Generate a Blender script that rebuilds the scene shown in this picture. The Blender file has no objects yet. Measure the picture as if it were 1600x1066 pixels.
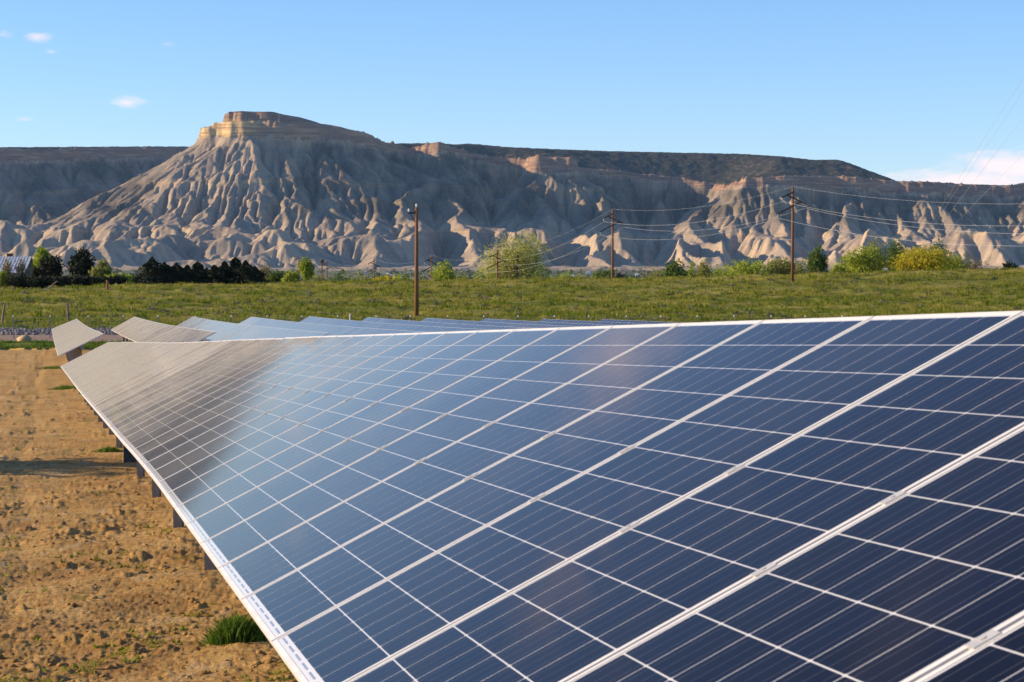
import bpy, math, random, time
import numpy as np
from mathutils import Matrix, Vector
T0=time.time()
random.seed(4); RNG=np.random.RandomState(12)
sc=bpy.context.scene
COL=sc.collection
# ---------------------------------------------------------------- camera
F=3399.0; HZ=422.0                      # focal length in photo pixels, horizon row
PITCH=math.atan((533-HZ)/F)
CZ=2.2                                  # camera height above the near ground
cam_d=bpy.data.cameras.new('camera'); cam=bpy.data.objects.new('camera',cam_d); COL.objects.link(cam)
cam_d.sensor_width=36; cam_d.lens=36*F/1600; cam_d.clip_start=.05; cam_d.clip_end=60000
cam.location=(0,0,CZ); cam.rotation_euler=(math.pi/2-PITCH,0,0)
cam_d.dof.use_dof=True; cam_d.dof.focus_distance=40; cam_d.dof.aperture_fstop=20
sc.camera=cam
# ---------------------------------------------------------------- sky and sun
SUN_AZ=math.radians(-86); SUN_EL=math.radians(18)
w=bpy.data.worlds.new('World'); sc.world=w; w.use_nodes=True
nt=w.node_tree; nt.nodes.clear()
def ND(nt,t,ins=None,**pr):
    n=nt.nodes.new(t)
    for k,v in pr.items(): setattr(n,k,v)
    for k,v in (ins or {}).items():
        s=n.inputs[k]
        if hasattr(v,'is_output'): nt.links.new(v,s)
        else: s.default_value=v
    return n
sky=ND(nt,'ShaderNodeTexSky',sky_type='NISHITA'); sky.sun_disc=False
sky.sun_elevation=SUN_EL; sky.sun_rotation=SUN_AZ; sky.altitude=1400; sky.air_density=1.0; sky.dust_density=.0; sky.ozone_density=4.0
def MATH(nt,op,a,b=None,c=None,clamp=False):
    n=nt.nodes.new('ShaderNodeMath'); n.operation=op; n.use_clamp=clamp
    for i,v in enumerate((a,b,c)):
        if v is None: continue
        if hasattr(v,'is_output'): nt.links.new(v,n.inputs[i])
        else: n.inputs[i].default_value=v
    return n.outputs[0]
def MIX(nt,f,a,b,mode='MIX'):
    n=nt.nodes.new('ShaderNodeMix'); n.data_type='RGBA'; n.blend_type=mode
    for k,v in (('Factor',f),('A',a),('B',b)):
        s=[i for i in n.inputs if i.name==k and i.type==('VALUE' if k=='Factor' else 'RGBA')][0]
        if hasattr(v,'is_output'): nt.links.new(v,s)
        else: s.default_value=v if k=='Factor' else (tuple(v)+(1,) if len(v)==3 else v)
    return [o for o in n.outputs if o.type=='RGBA'][0]
def MAPR(nt,v,a,b,c=0.,d=1.,smooth=True):
    n=nt.nodes.new('ShaderNodeMapRange'); n.interpolation_type='SMOOTHSTEP' if smooth else 'LINEAR'
    nt.links.new(v,n.inputs[0])
    for i,x in enumerate((a,b,c,d)): n.inputs[1+i].default_value=x
    return n.outputs[0]
def NOISE(nt,vec,scale,detail=4,rough=.55,dist=0.):
    n=nt.nodes.new('ShaderNodeTexNoise')
    if vec is not None: nt.links.new(vec,n.inputs['Vector'])
    n.inputs['Scale'].default_value=scale; n.inputs['Detail'].default_value=detail; n.inputs['Roughness'].default_value=rough; n.inputs['Distortion'].default_value=dist
    return n.outputs['Fac']
def direction(px,py):
    a=(px-800)/F; b=(533-py)/F
    v=Vector((a,math.cos(PITCH)+b*math.sin(PITCH),-math.sin(PITCH)+b*math.cos(PITCH)))
    return v
tc=ND(nt,'ShaderNodeTexCoord'); gen=tc.outputs['Generated']
stretch=ND(nt,'ShaderNodeMapping',{'Vector':gen}); stretch.inputs['Scale'].default_value=(1,1,3.4)
puff=NOISE(nt,stretch.outputs[0],55,6,.62)
puff2=NOISE(nt,stretch.outputs[0],5.5,6,.6)
cloud=None
# small clouds low in the north sky: centre direction, half sizes in pixels
for px,py,wx,wy,st in ((57,56,32,14,1.05),(4,54,28,12,.9),(80,81,20,8,.8),(200,160,46,15,1.1),(36,186,38,10,.95),(1520,280,200,30,1.5),(1600,262,150,42,1.7),(1740,245,220,70,1.5),(262,70,20,7,.5),(600,-190,260,120,1.0),(250,-330,300,120,.8),(1250,-420,300,140,.8),(-90,120,60,24,1.0)):
    c=direction(px,py)
    sub=ND(nt,'ShaderNodeVectorMath',{0:gen,1:tuple(c.normalized())},operation='SUBTRACT')
    k=F
    mul=ND(nt,'ShaderNodeVectorMath',{0:sub.outputs[0],1:(k/wx,2.,k/wy)},operation='MULTIPLY')
    ln=ND(nt,'ShaderNodeVectorMath',{0:mul.outputs[0]},operation='LENGTH').outputs['Value']
    m=MATH(nt,'SUBTRACT',1.0,ln,clamp=True)
    m=MATH(nt,'MULTIPLY',m,st*1.15)
    v=MATH(nt,'SUBTRACT',MATH(nt,'ADD',m,MATH(nt,'MULTIPLY',puff,2.6)),1.75)
    v=MATH(nt,'MULTIPLY',MATH(nt,'MULTIPLY',v,.8),MATH(nt,'MULTIPLY',m,1.7,clamp=True),clamp=True)
    cloud=v if cloud is None else MATH(nt,'MAXIMUM',cloud,v)
# scattered fair-weather cloud over the rest of the sky, above the frame
sep=ND(nt,'ShaderNodeSeparateXYZ',{0:gen})
hi=MATH(nt,'MULTIPLY',MAPR(nt,puff2,.53,.68),MAPR(nt,sep.outputs['Z'],.135,.24))
cloud=MATH(nt,'MAXIMUM',cloud,MATH(nt,'MULTIPLY',hi,.22))
hsv=ND(nt,'ShaderNodeHueSaturation',{'Color':sky.outputs[0],'Saturation':1.09,'Value':1.05})
tint=MIX(nt,1.,hsv.outputs[0],(1.03,.965,1.04),'MULTIPLY')
skyc=MIX(nt,MATH(nt,'MULTIPLY',cloud,.72,clamp=True),tint,(8.2,6.0,5.7))
bg=ND(nt,'ShaderNodeBackground',{'Color':skyc,'Strength':.115})
out=ND(nt,'ShaderNodeOutputWorld',{'Surface':bg.outputs[0]})
sd=bpy.data.lights.new('sun','SUN'); sun=bpy.data.objects.new('sun',sd); COL.objects.link(sun)
sd.energy=5.0; sd.angle=math.radians(.5); sd.color=(1,.78,.52)
SUNV=Vector((math.sin(SUN_AZ)*math.cos(SUN_EL),math.cos(SUN_AZ)*math.cos(SUN_EL),math.sin(SUN_EL)))
sun.rotation_euler=SUNV.to_track_quat('Z','Y').to_euler(); sun.location=(-30,0,40)
vs=sc.view_settings; vs.view_transform='Standard'; vs.look='None'; vs.exposure=.68; vs.gamma=1
sc.cycles.use_denoising=True; sc.cycles.max_bounces=6; sc.cycles.diffuse_bounces=2; sc.cycles.glossy_bounces=3; sc.cycles.transparent_max_bounces=8; sc.cycles.volume_bounces=0
sc.cycles.caustics_reflective=False; sc.cycles.caustics_refractive=False

# ---------------------------------------------------------------- helpers
def W(px,py,Y):
    d=direction(px,py); return Vector((d.x/d.y*Y,Y,CZ+d.z/d.y*Y))
def XA(px,Y): return (px-800)/F*Y
def ZA(py,Y): return CZ+(HZ-py)/F*Y     # height of a far point seen at photo row py
def new_mat(name,color,rough=.9,metal=0.,spec=.3):
    m=bpy.data.materials.new(name); m.use_nodes=True
    b=m.node_tree.nodes['Principled BSDF']
    b.inputs['Base Color'].default_value=tuple(color)+(1,); b.inputs['Roughness'].default_value=rough; b.inputs['Metallic'].default_value=metal
    b.inputs['Specular IOR Level'].default_value=spec
    return m,m.node_tree,b
def noisy(name,c1,c2,scale,rough=.9,detail=5,metal=0,spec=.3,bump=0,bscale=None,stretch=None,lo=.35,hi=.65):
    m,nt,b=new_mat(name,c1,rough,metal,spec)
    t=ND(nt,'ShaderNodeTexCoord'); v=t.outputs['Object']
    if stretch:
        mp=ND(nt,'ShaderNodeMapping',{'Vector':v}); mp.inputs['Scale'].default_value=stretch; v=mp.outputs[0]
    f=NOISE(nt,v,scale,detail)
    nt.links.new(MIX(nt,MAPR(nt,f,lo,hi),c1,c2),b.inputs['Base Color'])
    if bump:
        bp=ND(nt,'ShaderNodeBump',{'Height':NOISE(nt,v,bscale or scale*3,4),'Strength':bump,'Distance':.02}); nt.links.new(bp.outputs[0],b.inputs['Normal'])
    return m
def mesh_np(name,V,Fa,mat,parent=None,smooth=False,attrs=None,link=True):
    """V (n,3); Fa list of (k,m) int arrays of m-gons or one array"""
    if isinstance(Fa,np.ndarray): Fa=[Fa]
    me=bpy.data.meshes.new(name)
    V=np.asarray(V,np.float32)
    nl=sum(f.size for f in Fa); nf=sum(len(f) for f in Fa)
    me.vertices.add(len(V)); me.vertices.foreach_set('co',V.ravel())
    me.loops.add(nl); me.polygons.add(nf)
    me.loops.foreach_set('vertex_index',np.concatenate([f.ravel() for f in Fa]).astype(np.int32))
    tot=np.concatenate([np.full(len(f),f.shape[1]) for f in Fa]).astype(np.int32)
    st=np.concatenate([[0],np.cumsum(tot)[:-1]]).astype(np.int32)
    me.polygons.foreach_set('loop_start',st)
    if smooth: me.polygons.foreach_set('use_smooth',np.ones(nf,bool))
    for an,av in (attrs or {}).items():
        av=np.asarray(av,np.float32)
        if av.ndim==1:
            a=me.attributes.new(an,'FLOAT','POINT'); a.data.foreach_set('value',av)
        else:
            a=me.attributes.new(an,'FLOAT_COLOR','POINT'); a.data.foreach_set('color',np.hstack([av,np.ones((len(av),4-av.shape[1]))]).astype(np.float32).ravel())
    for m in (mat if isinstance(mat,(list,tuple)) else [mat]): me.materials.append(m)
    me.update(); me.validate()
    o=bpy.data.objects.new(name,me)
    if parent is not None: o.parent=parent
    if link: COL.objects.link(o)
    return o
def tag(o,label=None,cat=None,group=None,kind=None):
    if label: o['label']=label
    if cat: o['category']=cat
    if group: o['group']=group
    if kind: o['kind']=kind
    return o
def empty(name,loc=(0,0,0),rz=0):
    o=bpy.data.objects.new(name,None); COL.objects.link(o); o.location=loc; o.rotation_euler=(0,0,rz); o.empty_display_size=.2
    return o
class MB:
    def __init__(s): s.v=[]; s.f=[]; s.mi=[]
    def add(s,v,f,mi=0):
        n=len(s.v); s.v+= [tuple(p) for p in v]; s.f+= [tuple(i+n for i in q) for q in f]; s.mi+= [mi]*len(f)
    def box(s,a,b,mi=0,M=None):
        x0,y0,z0=a; x1,y1,z1=b
        v=[(x0,y0,z0),(x1,y0,z0),(x1,y1,z0),(x0,y1,z0),(x0,y0,z1),(x1,y0,z1),(x1,y1,z1),(x0,y1,z1)]
        if M is not None: v=[M@Vector(p) for p in v]
        s.add(v,[(3,2,1,0),(4,5,6,7),(0,1,5,4),(1,2,6,5),(2,3,7,6),(3,0,4,7)],mi)
    def tube(s,pts,rad,n=8,mi=0,cap=True):
        pts=[Vector(p) for p in pts]; rad=rad if isinstance(rad,(list,tuple)) else [rad]*len(pts)
        vs=[]; fs=[]
        for i,p in enumerate(pts):
            d=(pts[min(i+1,len(pts)-1)]-pts[max(i-1,0)]).normalized()
            a=d.cross(Vector((0,0,1))); a=a.normalized() if a.length>1e-3 else Vector((1,0,0)); b=d.cross(a)
            for k in range(n):
                t=2*math.pi*k/n; vs.append(p+(a*math.cos(t)+b*math.sin(t))*rad[i])
        for i in range(len(pts)-1):
            for k in range(n):
                fs.append((i*n+k,i*n+(k+1)%n,(i+1)*n+(k+1)%n,(i+1)*n+k))
        if cap: fs.append(tuple(range(n))[::-1]); fs.append(tuple((len(pts)-1)*n+k for k in range(n)))
        s.add(vs,fs,mi)
    def bar(s,a,b,w,h,mi=0):
        a=Vector(a); b=Vector(b); d=(b-a).normalized(); x=d.cross(Vector((0,0,1))); x=x.normalized() if x.length>1e-3 else Vector((1,0,0)); z=x.cross(d)
        v=[]
        for p in (a,b):
            for i,j in((-1,-1),(1,-1),(1,1),(-1,1)): v.append(p+x*(i*w/2)+z*(j*h/2))
        s.add(v,[(0,1,2,3),(7,6,5,4),(0,4,5,1),(1,5,6,2),(2,6,7,3),(3,7,4,0)],mi)
    def mesh(s,name,mats,smooth=False):
        me=bpy.data.meshes.new(name); me.from_pydata(s.v,[],s.f)
        for m in (mats if isinstance(mats,(list,tuple)) else [mats]): me.materials.append(m)
        me.polygons.foreach_set('material_index',s.mi)
        if smooth: me.polygons.foreach_set('use_smooth',[True]*len(s.f))
        me.update(); return me
    def build(s,name,mats,parent=None,smooth=False):
        o=bpy.data.objects.new(name,s.mesh(name,mats,smooth)); COL.objects.link(o)
        if parent is not None: o.parent=parent
        return o
def inst(name,me,parent=None,M=None):
    o=bpy.data.objects.new(name,me); COL.objects.link(o)
    if parent is not None: o.parent=parent
    if M is not None: o.matrix_local=M
    return o
# ---------------------------------------------------------------- terrain functions
# ---------- noise ----------
def _hash(ix,iy,seed):
    h=(ix.astype(np.int64)*374761393+iy.astype(np.int64)*668265263+seed*974634777)&0xffffffff
    h=((h^(h>>13))*1274126177)&0xffffffff
    h=((h^(h>>16))*2246822519)&0xffffffff
    return ((h^(h>>15))&0xffffff)/float(0xffffff)
def perlin(x,y,seed=0):
    x=np.asarray(x,float);y=np.asarray(y,float)
    ix=np.floor(x);iy=np.floor(y);fx=x-ix;fy=y-iy
    ix=ix.astype(np.int64);iy=iy.astype(np.int64)
    u=fx*fx*fx*(fx*(fx*6-15)+10);v=fy*fy*fy*(fy*(fy*6-15)+10)
    def g(i,j):
        a=_hash(ix+i,iy+j,seed)*2*math.pi
        return np.cos(a)*(fx-i)+np.sin(a)*(fy-j)
    a=g(0,0);b=g(1,0);c=g(0,1);d=g(1,1)
    return (a+(b-a)*u+(c-a)*v+(a-b-c+d)*u*v)*1.5
def fbm(x,y,oct=4,seed=0,gain=.5):
    r=0;a=1
    for i in range(oct):
        r=r+a*perlin(x,y,seed+i*17);x=x*2.03+7.1;y=y*2.03-3.7;a*=gain
    return r
# ---------- mesa ----------
# rim: (pixel x, pixel y of the cliff top, depth Y, cliff height m)
RIM=[(-900,236,7900,60),(-300,236,8150,60),(0,234,8450,55),(150,232,8750,50),(265,231,9050,46),(330,232,9300,40),(420,236,9000,40),(400,208,8420,40),
(345,192,8080,50),(318,205,7900,40),(322,200,7815,46),(350,190,7775,64),(385,191,7760,64),(430,192,7790,60),(490,196,7850,62),(540,203,7910,55),(582,214,7990,46),(606,223,8120,34),(648,233,8260,26),(661,225,8200,44),
(690,223,8170,42),(715,232,8260,30),(770,246,8330,26),(822,250,8300,40),(836,245,8180,68),(888,247,8190,64),(905,262,8350,25),(985,270,8420,24),(1060,278,8460,20),(1115,288,8400,20),(1135,291,8230,24),
(1165,279,8120,34),(1230,275,8140,50),(1310,276,8200,56),(1390,283,8230,52),(1440,284,8230,52),(1500,288,8270,50),(1580,291,8300,50),(1610,285,8290,54),(1900,282,8450,54),(2500,282,8700,54)]
SKY=[(-900,232),(0,232),(330,230),(600,226),(690,226),(715,228),(730,226),(760,229),(800,232),(870,235),(950,238),(1050,240),(1150,242),(1220,246),(1270,252),(1310,251),(1330,258),(1360,270),(1390,280),(1402,287),(1600,292),(2500,290)]
def smooth01(t): t=np.clip(t,0,1);return t*t*(3-2*t)
def base_shape(X,Y):
    px=800+F*X/Y
    P=np.array([((a-800)/F*d,d) for a,b,d,c in RIM]);Zr=np.array([(HZ-b)*d/F for a,b,d,c in RIM]);Ch=np.array([c for a,b,d,c in RIM],float)
    # warped query
    wx=X+30*fbm(X/260,Y/260,3,5)+9*fbm(X/60,Y/60,2,6);wy=Y+34*fbm(X/240+9,Y/240,3,7)+9*fbm(X/55,Y/55+5,2,8)
    best=np.full(X.shape,1e18);rz=np.zeros(X.shape);ch=np.zeros(X.shape);side=np.zeros(X.shape)
    for i in range(len(P)-1):
        a=P[i];b=P[i+1];d=b-a;L=d@d
        t=np.clip(((wx-a[0])*d[0]+(wy-a[1])*d[1])/L,0,1)
        ex=wx-(a[0]+t*d[0]);ey=wy-(a[1]+t*d[1]);D=ex*ex+ey*ey
        m=D<best
        best=np.where(m,D,best);rz=np.where(m,Zr[i]+(Zr[i+1]-Zr[i])*t,rz);ch=np.where(m,Ch[i]+(Ch[i+1]-Ch[i])*t,ch)
    # inside test (plateau side): crossing count upward
    ins=np.zeros(X.shape,bool)
    poly=np.vstack([P,[[9000,14000],[-9000,14000]]])
    n=len(poly)
    for i in range(n):
        a=poly[i];b=poly[(i+1)%n]
        c=((a[1]>wy)!=(b[1]>wy))
        with np.errstate(divide='ignore',invalid='ignore'):
            xi=(b[0]-a[0])*(wy-a[1])/(b[1]-a[1])+a[0]
        ins^=c&(wx<xi)
    dist=np.sqrt(best)
    s=np.where(ins,-dist,dist)
    return s,rz,ch,px
def initial(X,Y):
    s,rz,ch,px=base_shape(X,Y)
    zb=6+10*smooth01((Y-6500)/1500)
    # plateau
    sky=np.interp(px,[a for a,b in SKY],[b for a,b in SKY])
    zs=(HZ-sky)*Y/F
    back=np.minimum(np.maximum(rz,zs),rz+np.maximum(-s-12,0)*.42)
    # butte upper cap: red tier
    cap=np.interp(px,[300,340,349,352,380,425,470,500,545,590,640],[0,0,2,15,17,15,11,5,2,0,0])*8000/F
    incap=smooth01((-s-26+6*fbm(X/40,Y/40,2,33))/7)*(Y<8300)
    back=np.where((px>330)&(px<600)&(Y<8300),rz+incap*cap,back)
    # cliff + talus
    z1=rz-ch
    h=np.maximum(z1-zb,20)
    Ls=h*2.05+90
    mid=smooth01((X+520)/200)
    sp=1-np.abs(fbm(X/300+.3*fbm(X/200,Y/400,2,52),Y/2600,2,51))*2.2
    Ls=Ls*(1+mid*.34*sp*smooth01(s/260)-.08*mid)
    t=np.clip((s-14)/Ls,0,1)
    slope=zb+h*((1-t)**1.45)
    cl=rz-ch*smooth01(s/14)
    z=np.where(s<0,back,np.where(s<14,cl,slope))
    # toe badlands: hills beyond slope
    toe=smooth01((t-.45)/.4)*smooth01((1.28*Ls-s)/300)
    z=z+toe*np.maximum(0,(50+14*mid)+60*fbm(X/300,Y/300,3,41)+16*fbm(X/90,Y/90,2,44))
    return z,s,rz,ch,t
def erode(z,K,dx,iters,dt,m=.5,seed=1,dif=1.):
    ny,nx=z.shape;N=ny*nx
    rng=np.random.RandomState(seed)
    off=[(-1,-1),(-1,0),(-1,1),(0,-1),(0,1),(1,-1),(1,0),(1,1)]
    idx=np.arange(N).reshape(ny,nx)
    Kf=K
    for it in range(iters):
        zp=np.pad(z,1,mode='edge')
        bs=np.zeros_like(z);rec=idx.copy();bl=np.ones_like(z)*dx
        for dy,dxx in off:
            l=dx*math.hypot(dy,dxx)
            sl=(z-zp[1+dy:1+dy+ny,1+dxx:1+dxx+nx])/l*(1+.10*rng.rand(ny,nx))
            r=np.clip(idx+dy*nx+dxx,0,N-1)
            mm=sl>bs
            bs=np.where(mm,sl,bs);rec=np.where(mm,r,rec);bl=np.where(mm,l,bl)
        order=np.argsort(z,axis=None)[::-1]
        ol=order.tolist();rl=rec.ravel().tolist()
        A=[dx*dx]*N
        for i in ol:
            r=rl[i]
            if r!=i:A[r]+=A[i]
        Aa=np.array(A).reshape(ny,nx)
        Fc=(Kf*dt*Aa**m/bl).ravel().tolist()
        h=z.ravel().tolist()
        for i in reversed(ol):
            r=rl[i]
            if r!=i:
                hr=h[r]
                if h[i]>hr:
                    f=Fc[i];h[i]=(h[i]+f*hr)/(1+f)
        z=np.array(h).reshape(ny,nx)
        # pits: lift a little; hillslope diffusion
        zp=np.pad(z,1,mode='edge')
        lap=zp[:-2,1:-1]+zp[2:,1:-1]+zp[1:-1,:-2]+zp[1:-1,2:]-4*z
        z=z+dif*np.where(lap>0,.03,.012)*lap*(Kf>1e-9)
    return z
def talus(z,dx,mx,hard,n):
    # limit slope where not hard by moving the excess down
    for _ in range(n):
        zp=np.pad(z,1,mode='edge')
        for dy,dxx in((0,1),(0,-1),(1,0),(-1,0)):
            nb=zp[1+dy:1+dy+z.shape[0],1+dxx:1+dxx+z.shape[1]]
            ex=np.maximum(z-nb-mx*dx,0)*(1-hard)
            z=z-ex*.22
    return z
def rills(z,dx,seed=3,wide=3,amp=3.3):
    # straight rills running down the fall line: noise drawn out along the smoothed gradient
    b=z
    for _ in range(14):
        q=np.pad(b,1,mode='edge'); b=(q[:-2,1:-1]+q[2:,1:-1]+q[1:-1,:-2]+q[1:-1,2:]+2*b)/6
    gy,gx=np.gradient(b,dx); g=np.hypot(gx,gy)+1e-6; ux,uy=gx/g,gy/g
    ny,nx=z.shape; r=np.random.RandomState(seed); acc=0
    N=r.rand(ny,nx)
    for _ in range(wide):
        q=np.pad(N,1,mode='edge'); N=(q[1:-1,:-2]+q[1:-1,2:]+q[:-2,1:-1]+q[2:,1:-1]+2*N)/6
    J,I=np.meshgrid(np.arange(ny),np.arange(nx),indexing='ij')
    for sg in(-1,1):
        y=J.astype(float);x=I.astype(float)
        for k in range(26):
            yi=np.clip(np.rint(y).astype(int),0,ny-1);xi=np.clip(np.rint(x).astype(int),0,nx-1)
            acc=acc+N[yi,xi]; y=y+sg*uy[yi,xi]; x=x+sg*ux[yi,xi]
    acc=(acc-acc.mean())/acc.std()
    return amp*np.clip(acc,-2.2,2.2)*np.clip(g/.5,0,1)
def upsample(z):
    ny,nx=z.shape
    a=np.empty((ny,2*nx-1));a[:,::2]=z;a[:,1::2]=(z[:,1:]+z[:,:-1])/2
    b=np.empty((2*ny-1,2*nx-1));b[::2]=a;b[1::2]=(a[1:]+a[:-1])/2
    return b
def hardness(X,Y,z,s,rz,ch):
    zz=z+6*fbm(X/150,Y/150,2,61)
    hard=smooth01((zz-(rz-ch-4))/8)
    band=np.exp(-((zz-300-14*fbm(X/600,Y/600,2,62))/9)**2)+.8*np.exp(-((zz-238-10*fbm(X/500,Y/500,2,63))/6)**2)+.8*np.exp(-((zz-128)/6)**2)
    return hard,np.clip(band,0,1)
def make_mesa(dx=10.):
    x=np.arange(-2400,2400+1,dx);y=np.arange(6300,9360,dx)
    X,Y=np.meshgrid(x,y)
    z,s,rz,ch,t=initial(X,Y)
    z0=z.copy()
    # initial roughness: gullies seeded on the slope
    soft=smooth01((s-8)/30)
    lf=smooth01((450-(800+F*X/Y))/80)*smooth01((z-90)/110)
    z=z+soft*(1-.8*lf)*(7*fbm(X/110,Y/160,2,71)+4*fbm(X/30,Y/45,2,72))*(1-smooth01((t-1.1)/.3))
    z[0,:]=z[0,:].clip(max=0)
    for it in range(4):
        hard,band=hardness(X,Y,z,s,rz,ch)
        bl_=smooth01((430-(800+F*X/Y))/60)*smooth01((z-170)/120)*(X>-2000)
        K=.030*(1-.55*bl_)*(1-.985*hard)*(1-.72*band)*soft+1e-12
        z=erode(z,K,dx,6,1.0,seed=it)
    z=talus(z,dx,.80,np.maximum(hard,band*.85),6)
    # finer
    z=upsample(z);x=np.linspace(x[0],x[-1],z.shape[1]);y=np.linspace(y[0],y[-1],z.shape[0])
    X,Y=np.meshgrid(x,y);dx/=2
    s,rz,ch,px=base_shape(X,Y)
    zi,_,_,_,_=initial(X,Y)
    near=smooth01((20-s)/12)
    z=np.where(s<20,z*(1-near)+zi*near,z)
    soft=smooth01((s-10)/25)
    zn=z+soft*(.8*fbm(X/40,Y/46,2,81))
    hard,band=hardness(X,Y,zn,s,rz,ch)
    K=.05*(1-.98*hard)*(1-.75*band)*soft+1e-12
    z=erode(zn,K,dx,5,1.0,seed=9,dif=.1)
    z=talus(z,dx,1.0,np.maximum(hard,band*.9),2)
    bl=z
    for _ in range(10):
        q=np.pad(bl,1,mode='edge'); bl=(q[:-2,1:-1]+q[2:,1:-1]+q[1:-1,:-2]+q[1:-1,2:]+2*bl)/6
    z=z+soft*(1-hard)*np.clip(.3*(z-bl),-4,4)
    lf=smooth01((450-px)/80)*smooth01((z-90)/110)
    z=z+soft*(1-hard)*rills(z,dx)*(1+.7*lf)*smooth01((z-8)/30)*(1-.6*band)
    rub=smooth01((X-700)/300)*smooth01((z-90)/60)
    z=z+soft*(1-hard)*((.2+1.7*rub)*fbm(X/10,Y/10,2,95))
    bl=z
    for _ in range(40):
        q=np.pad(bl,1,mode='edge'); bl=(q[:-2,1:-1]+q[2:,1:-1]+q[1:-1,:-2]+q[1:-1,2:]+2*bl)/6
    pl=smooth01((-s-45)/40)*(1-((px>320)&(px<620)&(Y<8350)))
    z=z*(1-pl)+bl*pl+pl*4*fbm(X/40,Y/40,3,97)
    # cliff face flutes
    fl=smooth01((s+4)/6)*(1-smooth01((s-16)/8))
    z=z+fl*(9*fbm(X/13,Y/13,2,91)+11*fbm(X/40,Y/40,2,92))
    return X,Y,z,s,rz,ch
# ---------------------------------------------------------------- ground
GY=[-400,-20,3,25,45,82,110,160,171,180,192,215,250]
GZ=[-1.0,-1.7,-2.22,-2.95,-3.62,-4.86,-5.35,-5.75,-5.4,-5.1,-4.75,-4.1,-2.9]
FY=[285,330,375,430,520,700,1500,3000,5000,6500,8000,13000]
FZ=[0,-3.4,-7.8,-10.2,-11.2,-12.5,-14,-13,-7,-1.5,2,0]
CX=[(p-800)*285/F for p in(-1500,-200,0,200,400,600,800,1000,1200,1400,1600,2400)]
CC=[-2.6,-2.6,-2.5,-1.9,-2.05,-1.5,-1.3,-1.2,-.8,-.25,.08,.3]
def ground_z(X,Y):
    X=np.asarray(X,float); Y=np.asarray(Y,float)
    crest=np.interp(X*285/np.maximum(Y,200),CX,CC)
    # smooth the profile with a small kernel
    r=0
    for dy,wt in((-.04,.25),(0,.5),(.04,.25)):
        y=Y+dy*np.abs(Y)
        near=np.interp(y,GY+[285],GZ+[0.])
        a=np.clip((y-250)/35,0,1)
        n2=np.interp(y,GY,GZ); 
        hill=n2+(crest-n2)*a*(2-a)
        far=np.interp(y,FY,FZ); far=np.where(y<330,crest+(-3.4-crest)*((y-285)/45)**2,far)
        r=r+wt*np.where(y<250,n2,np.where(y<285,hill,far))
    return r+CZ
def gz(X,Y): return float(ground_z(np.array([X]),np.array([Y]))[0])
def hillbump(X,Y):
    m=smooth01((Y-180)/12)*(1-smooth01((Y-700)/300))
    return m*(.22*fbm(X/7,Y/9,3,21)+.24*np.maximum(0,fbm(X/2.4,Y/2.9,2,22)))
def dirt_relief(X,Y):
    fine=1-smooth01((Y-40)/70)
    m=(1-smooth01((Y-155)/8))
    lo=.06*fbm(X/1.9,Y/2.4,3,31)
    cl=np.maximum(0,fbm(X/.30,Y/.36,4,32,.6)-.34)
    md=np.maximum(0,fbm(X/.13,Y/.17,2,33)-.1)
    patch=smooth01((fbm(X/1.3,Y/2.2,2,35)+.25)/.6)
    rut=-.016*np.exp(-((X+.215*Y+ .35+.12*np.sin(Y/5))/.16)**2)-.014*np.exp(-((X+.2*Y+2.0)/.18)**2)
    return m*(lo+(.068*cl+.024*md*fine)*(.25+.75*patch)+.014*fine*(.3-np.abs(fbm(X/.085,Y/.11,3,34,.6)))+rut)
def full_z(X,Y): return ground_z(X,Y)+hillbump(X,Y)+dirt_relief(X,Y)
pxs=np.concatenate([np.arange(-2300,-140,90),np.arange(-140,-40,6),np.arange(-40,500,2.4),np.arange(500,1640,6),np.arange(1640,3950,90)])
rows=[9.]
while rows[-1]<158: rows.append(rows[-1]+max(.022,rows[-1]**2*2.4e-4))
rows=np.concatenate([[-400,-200,-100,-50,-20,-8,-2,2,4,5.5,7,8],rows,np.arange(158.6,200,.7),np.arange(200,345,1.1),np.geomspace(347,13000,110)])
PX,YY=np.meshgrid(pxs,rows)
XX=(PX-800)/F*np.maximum(YY,9)
ZZ=full_z(XX,YY)
ny,nx=XX.shape; ii=np.arange(ny*nx).reshape(ny,nx)
quads=np.stack([ii[:-1,:-1],ii[:-1,1:],ii[1:,1:],ii[1:,:-1]],-1).reshape(-1,4)
# what grows or lies where: r grass, g pale crust or dry grass, b gravel road, a far fields
jag=6*fbm(XX/9,YY/7,2,45)
gr=smooth01((YY+jag*.5-159)/3)*(1-.9*smooth01((YY-166.5)/2)*(1-smooth01((YY-182)/4)))
dry=np.clip(.5+.9*fbm(XX/14,YY/10,3,46),0,1)*smooth01((YY-185)/20)
dry=np.maximum(dry,.95*smooth01((YY-255)/25)*(1-smooth01((YY-330)/20)))
crust=.55*smooth01((fbm(XX/.6,YY/1.1,4,47,.65)-.62)/.2)*(YY<158)
road=smooth01((YY-166.5)/2)*(1-smooth01((YY-182)/4))
field=smooth01((YY-340)/100)
weeds=smooth01((fbm(XX/.7,YY/1.4,4,48,.65)-.72)/.12)*(YY<158)*.5
Zn=np.stack([np.maximum(gr,weeds),np.maximum(dry,crust),road,field],-1).reshape(-1,4)
m,nt,b=new_mat('ground_earth',(.3,.2,.1),.95,0,.15)
at=ND(nt,'ShaderNodeVertexColor',layer_name='zone'); sp=ND(nt,'ShaderNodeSeparateColor',{0:at.outputs['Color']})
geo=ND(nt,'ShaderNodeNewGeometry'); pos=geo.outputs['Position']
n1=NOISE(nt,pos,1.3,6,.6); n2=NOISE(nt,pos,9,5,.65); n3=NOISE(nt,pos,.25,5,.6)
dirt=MIX(nt,MAPR(nt,n1,.3,.7),(.50,.295,.09),(.60,.395,.155))
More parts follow.
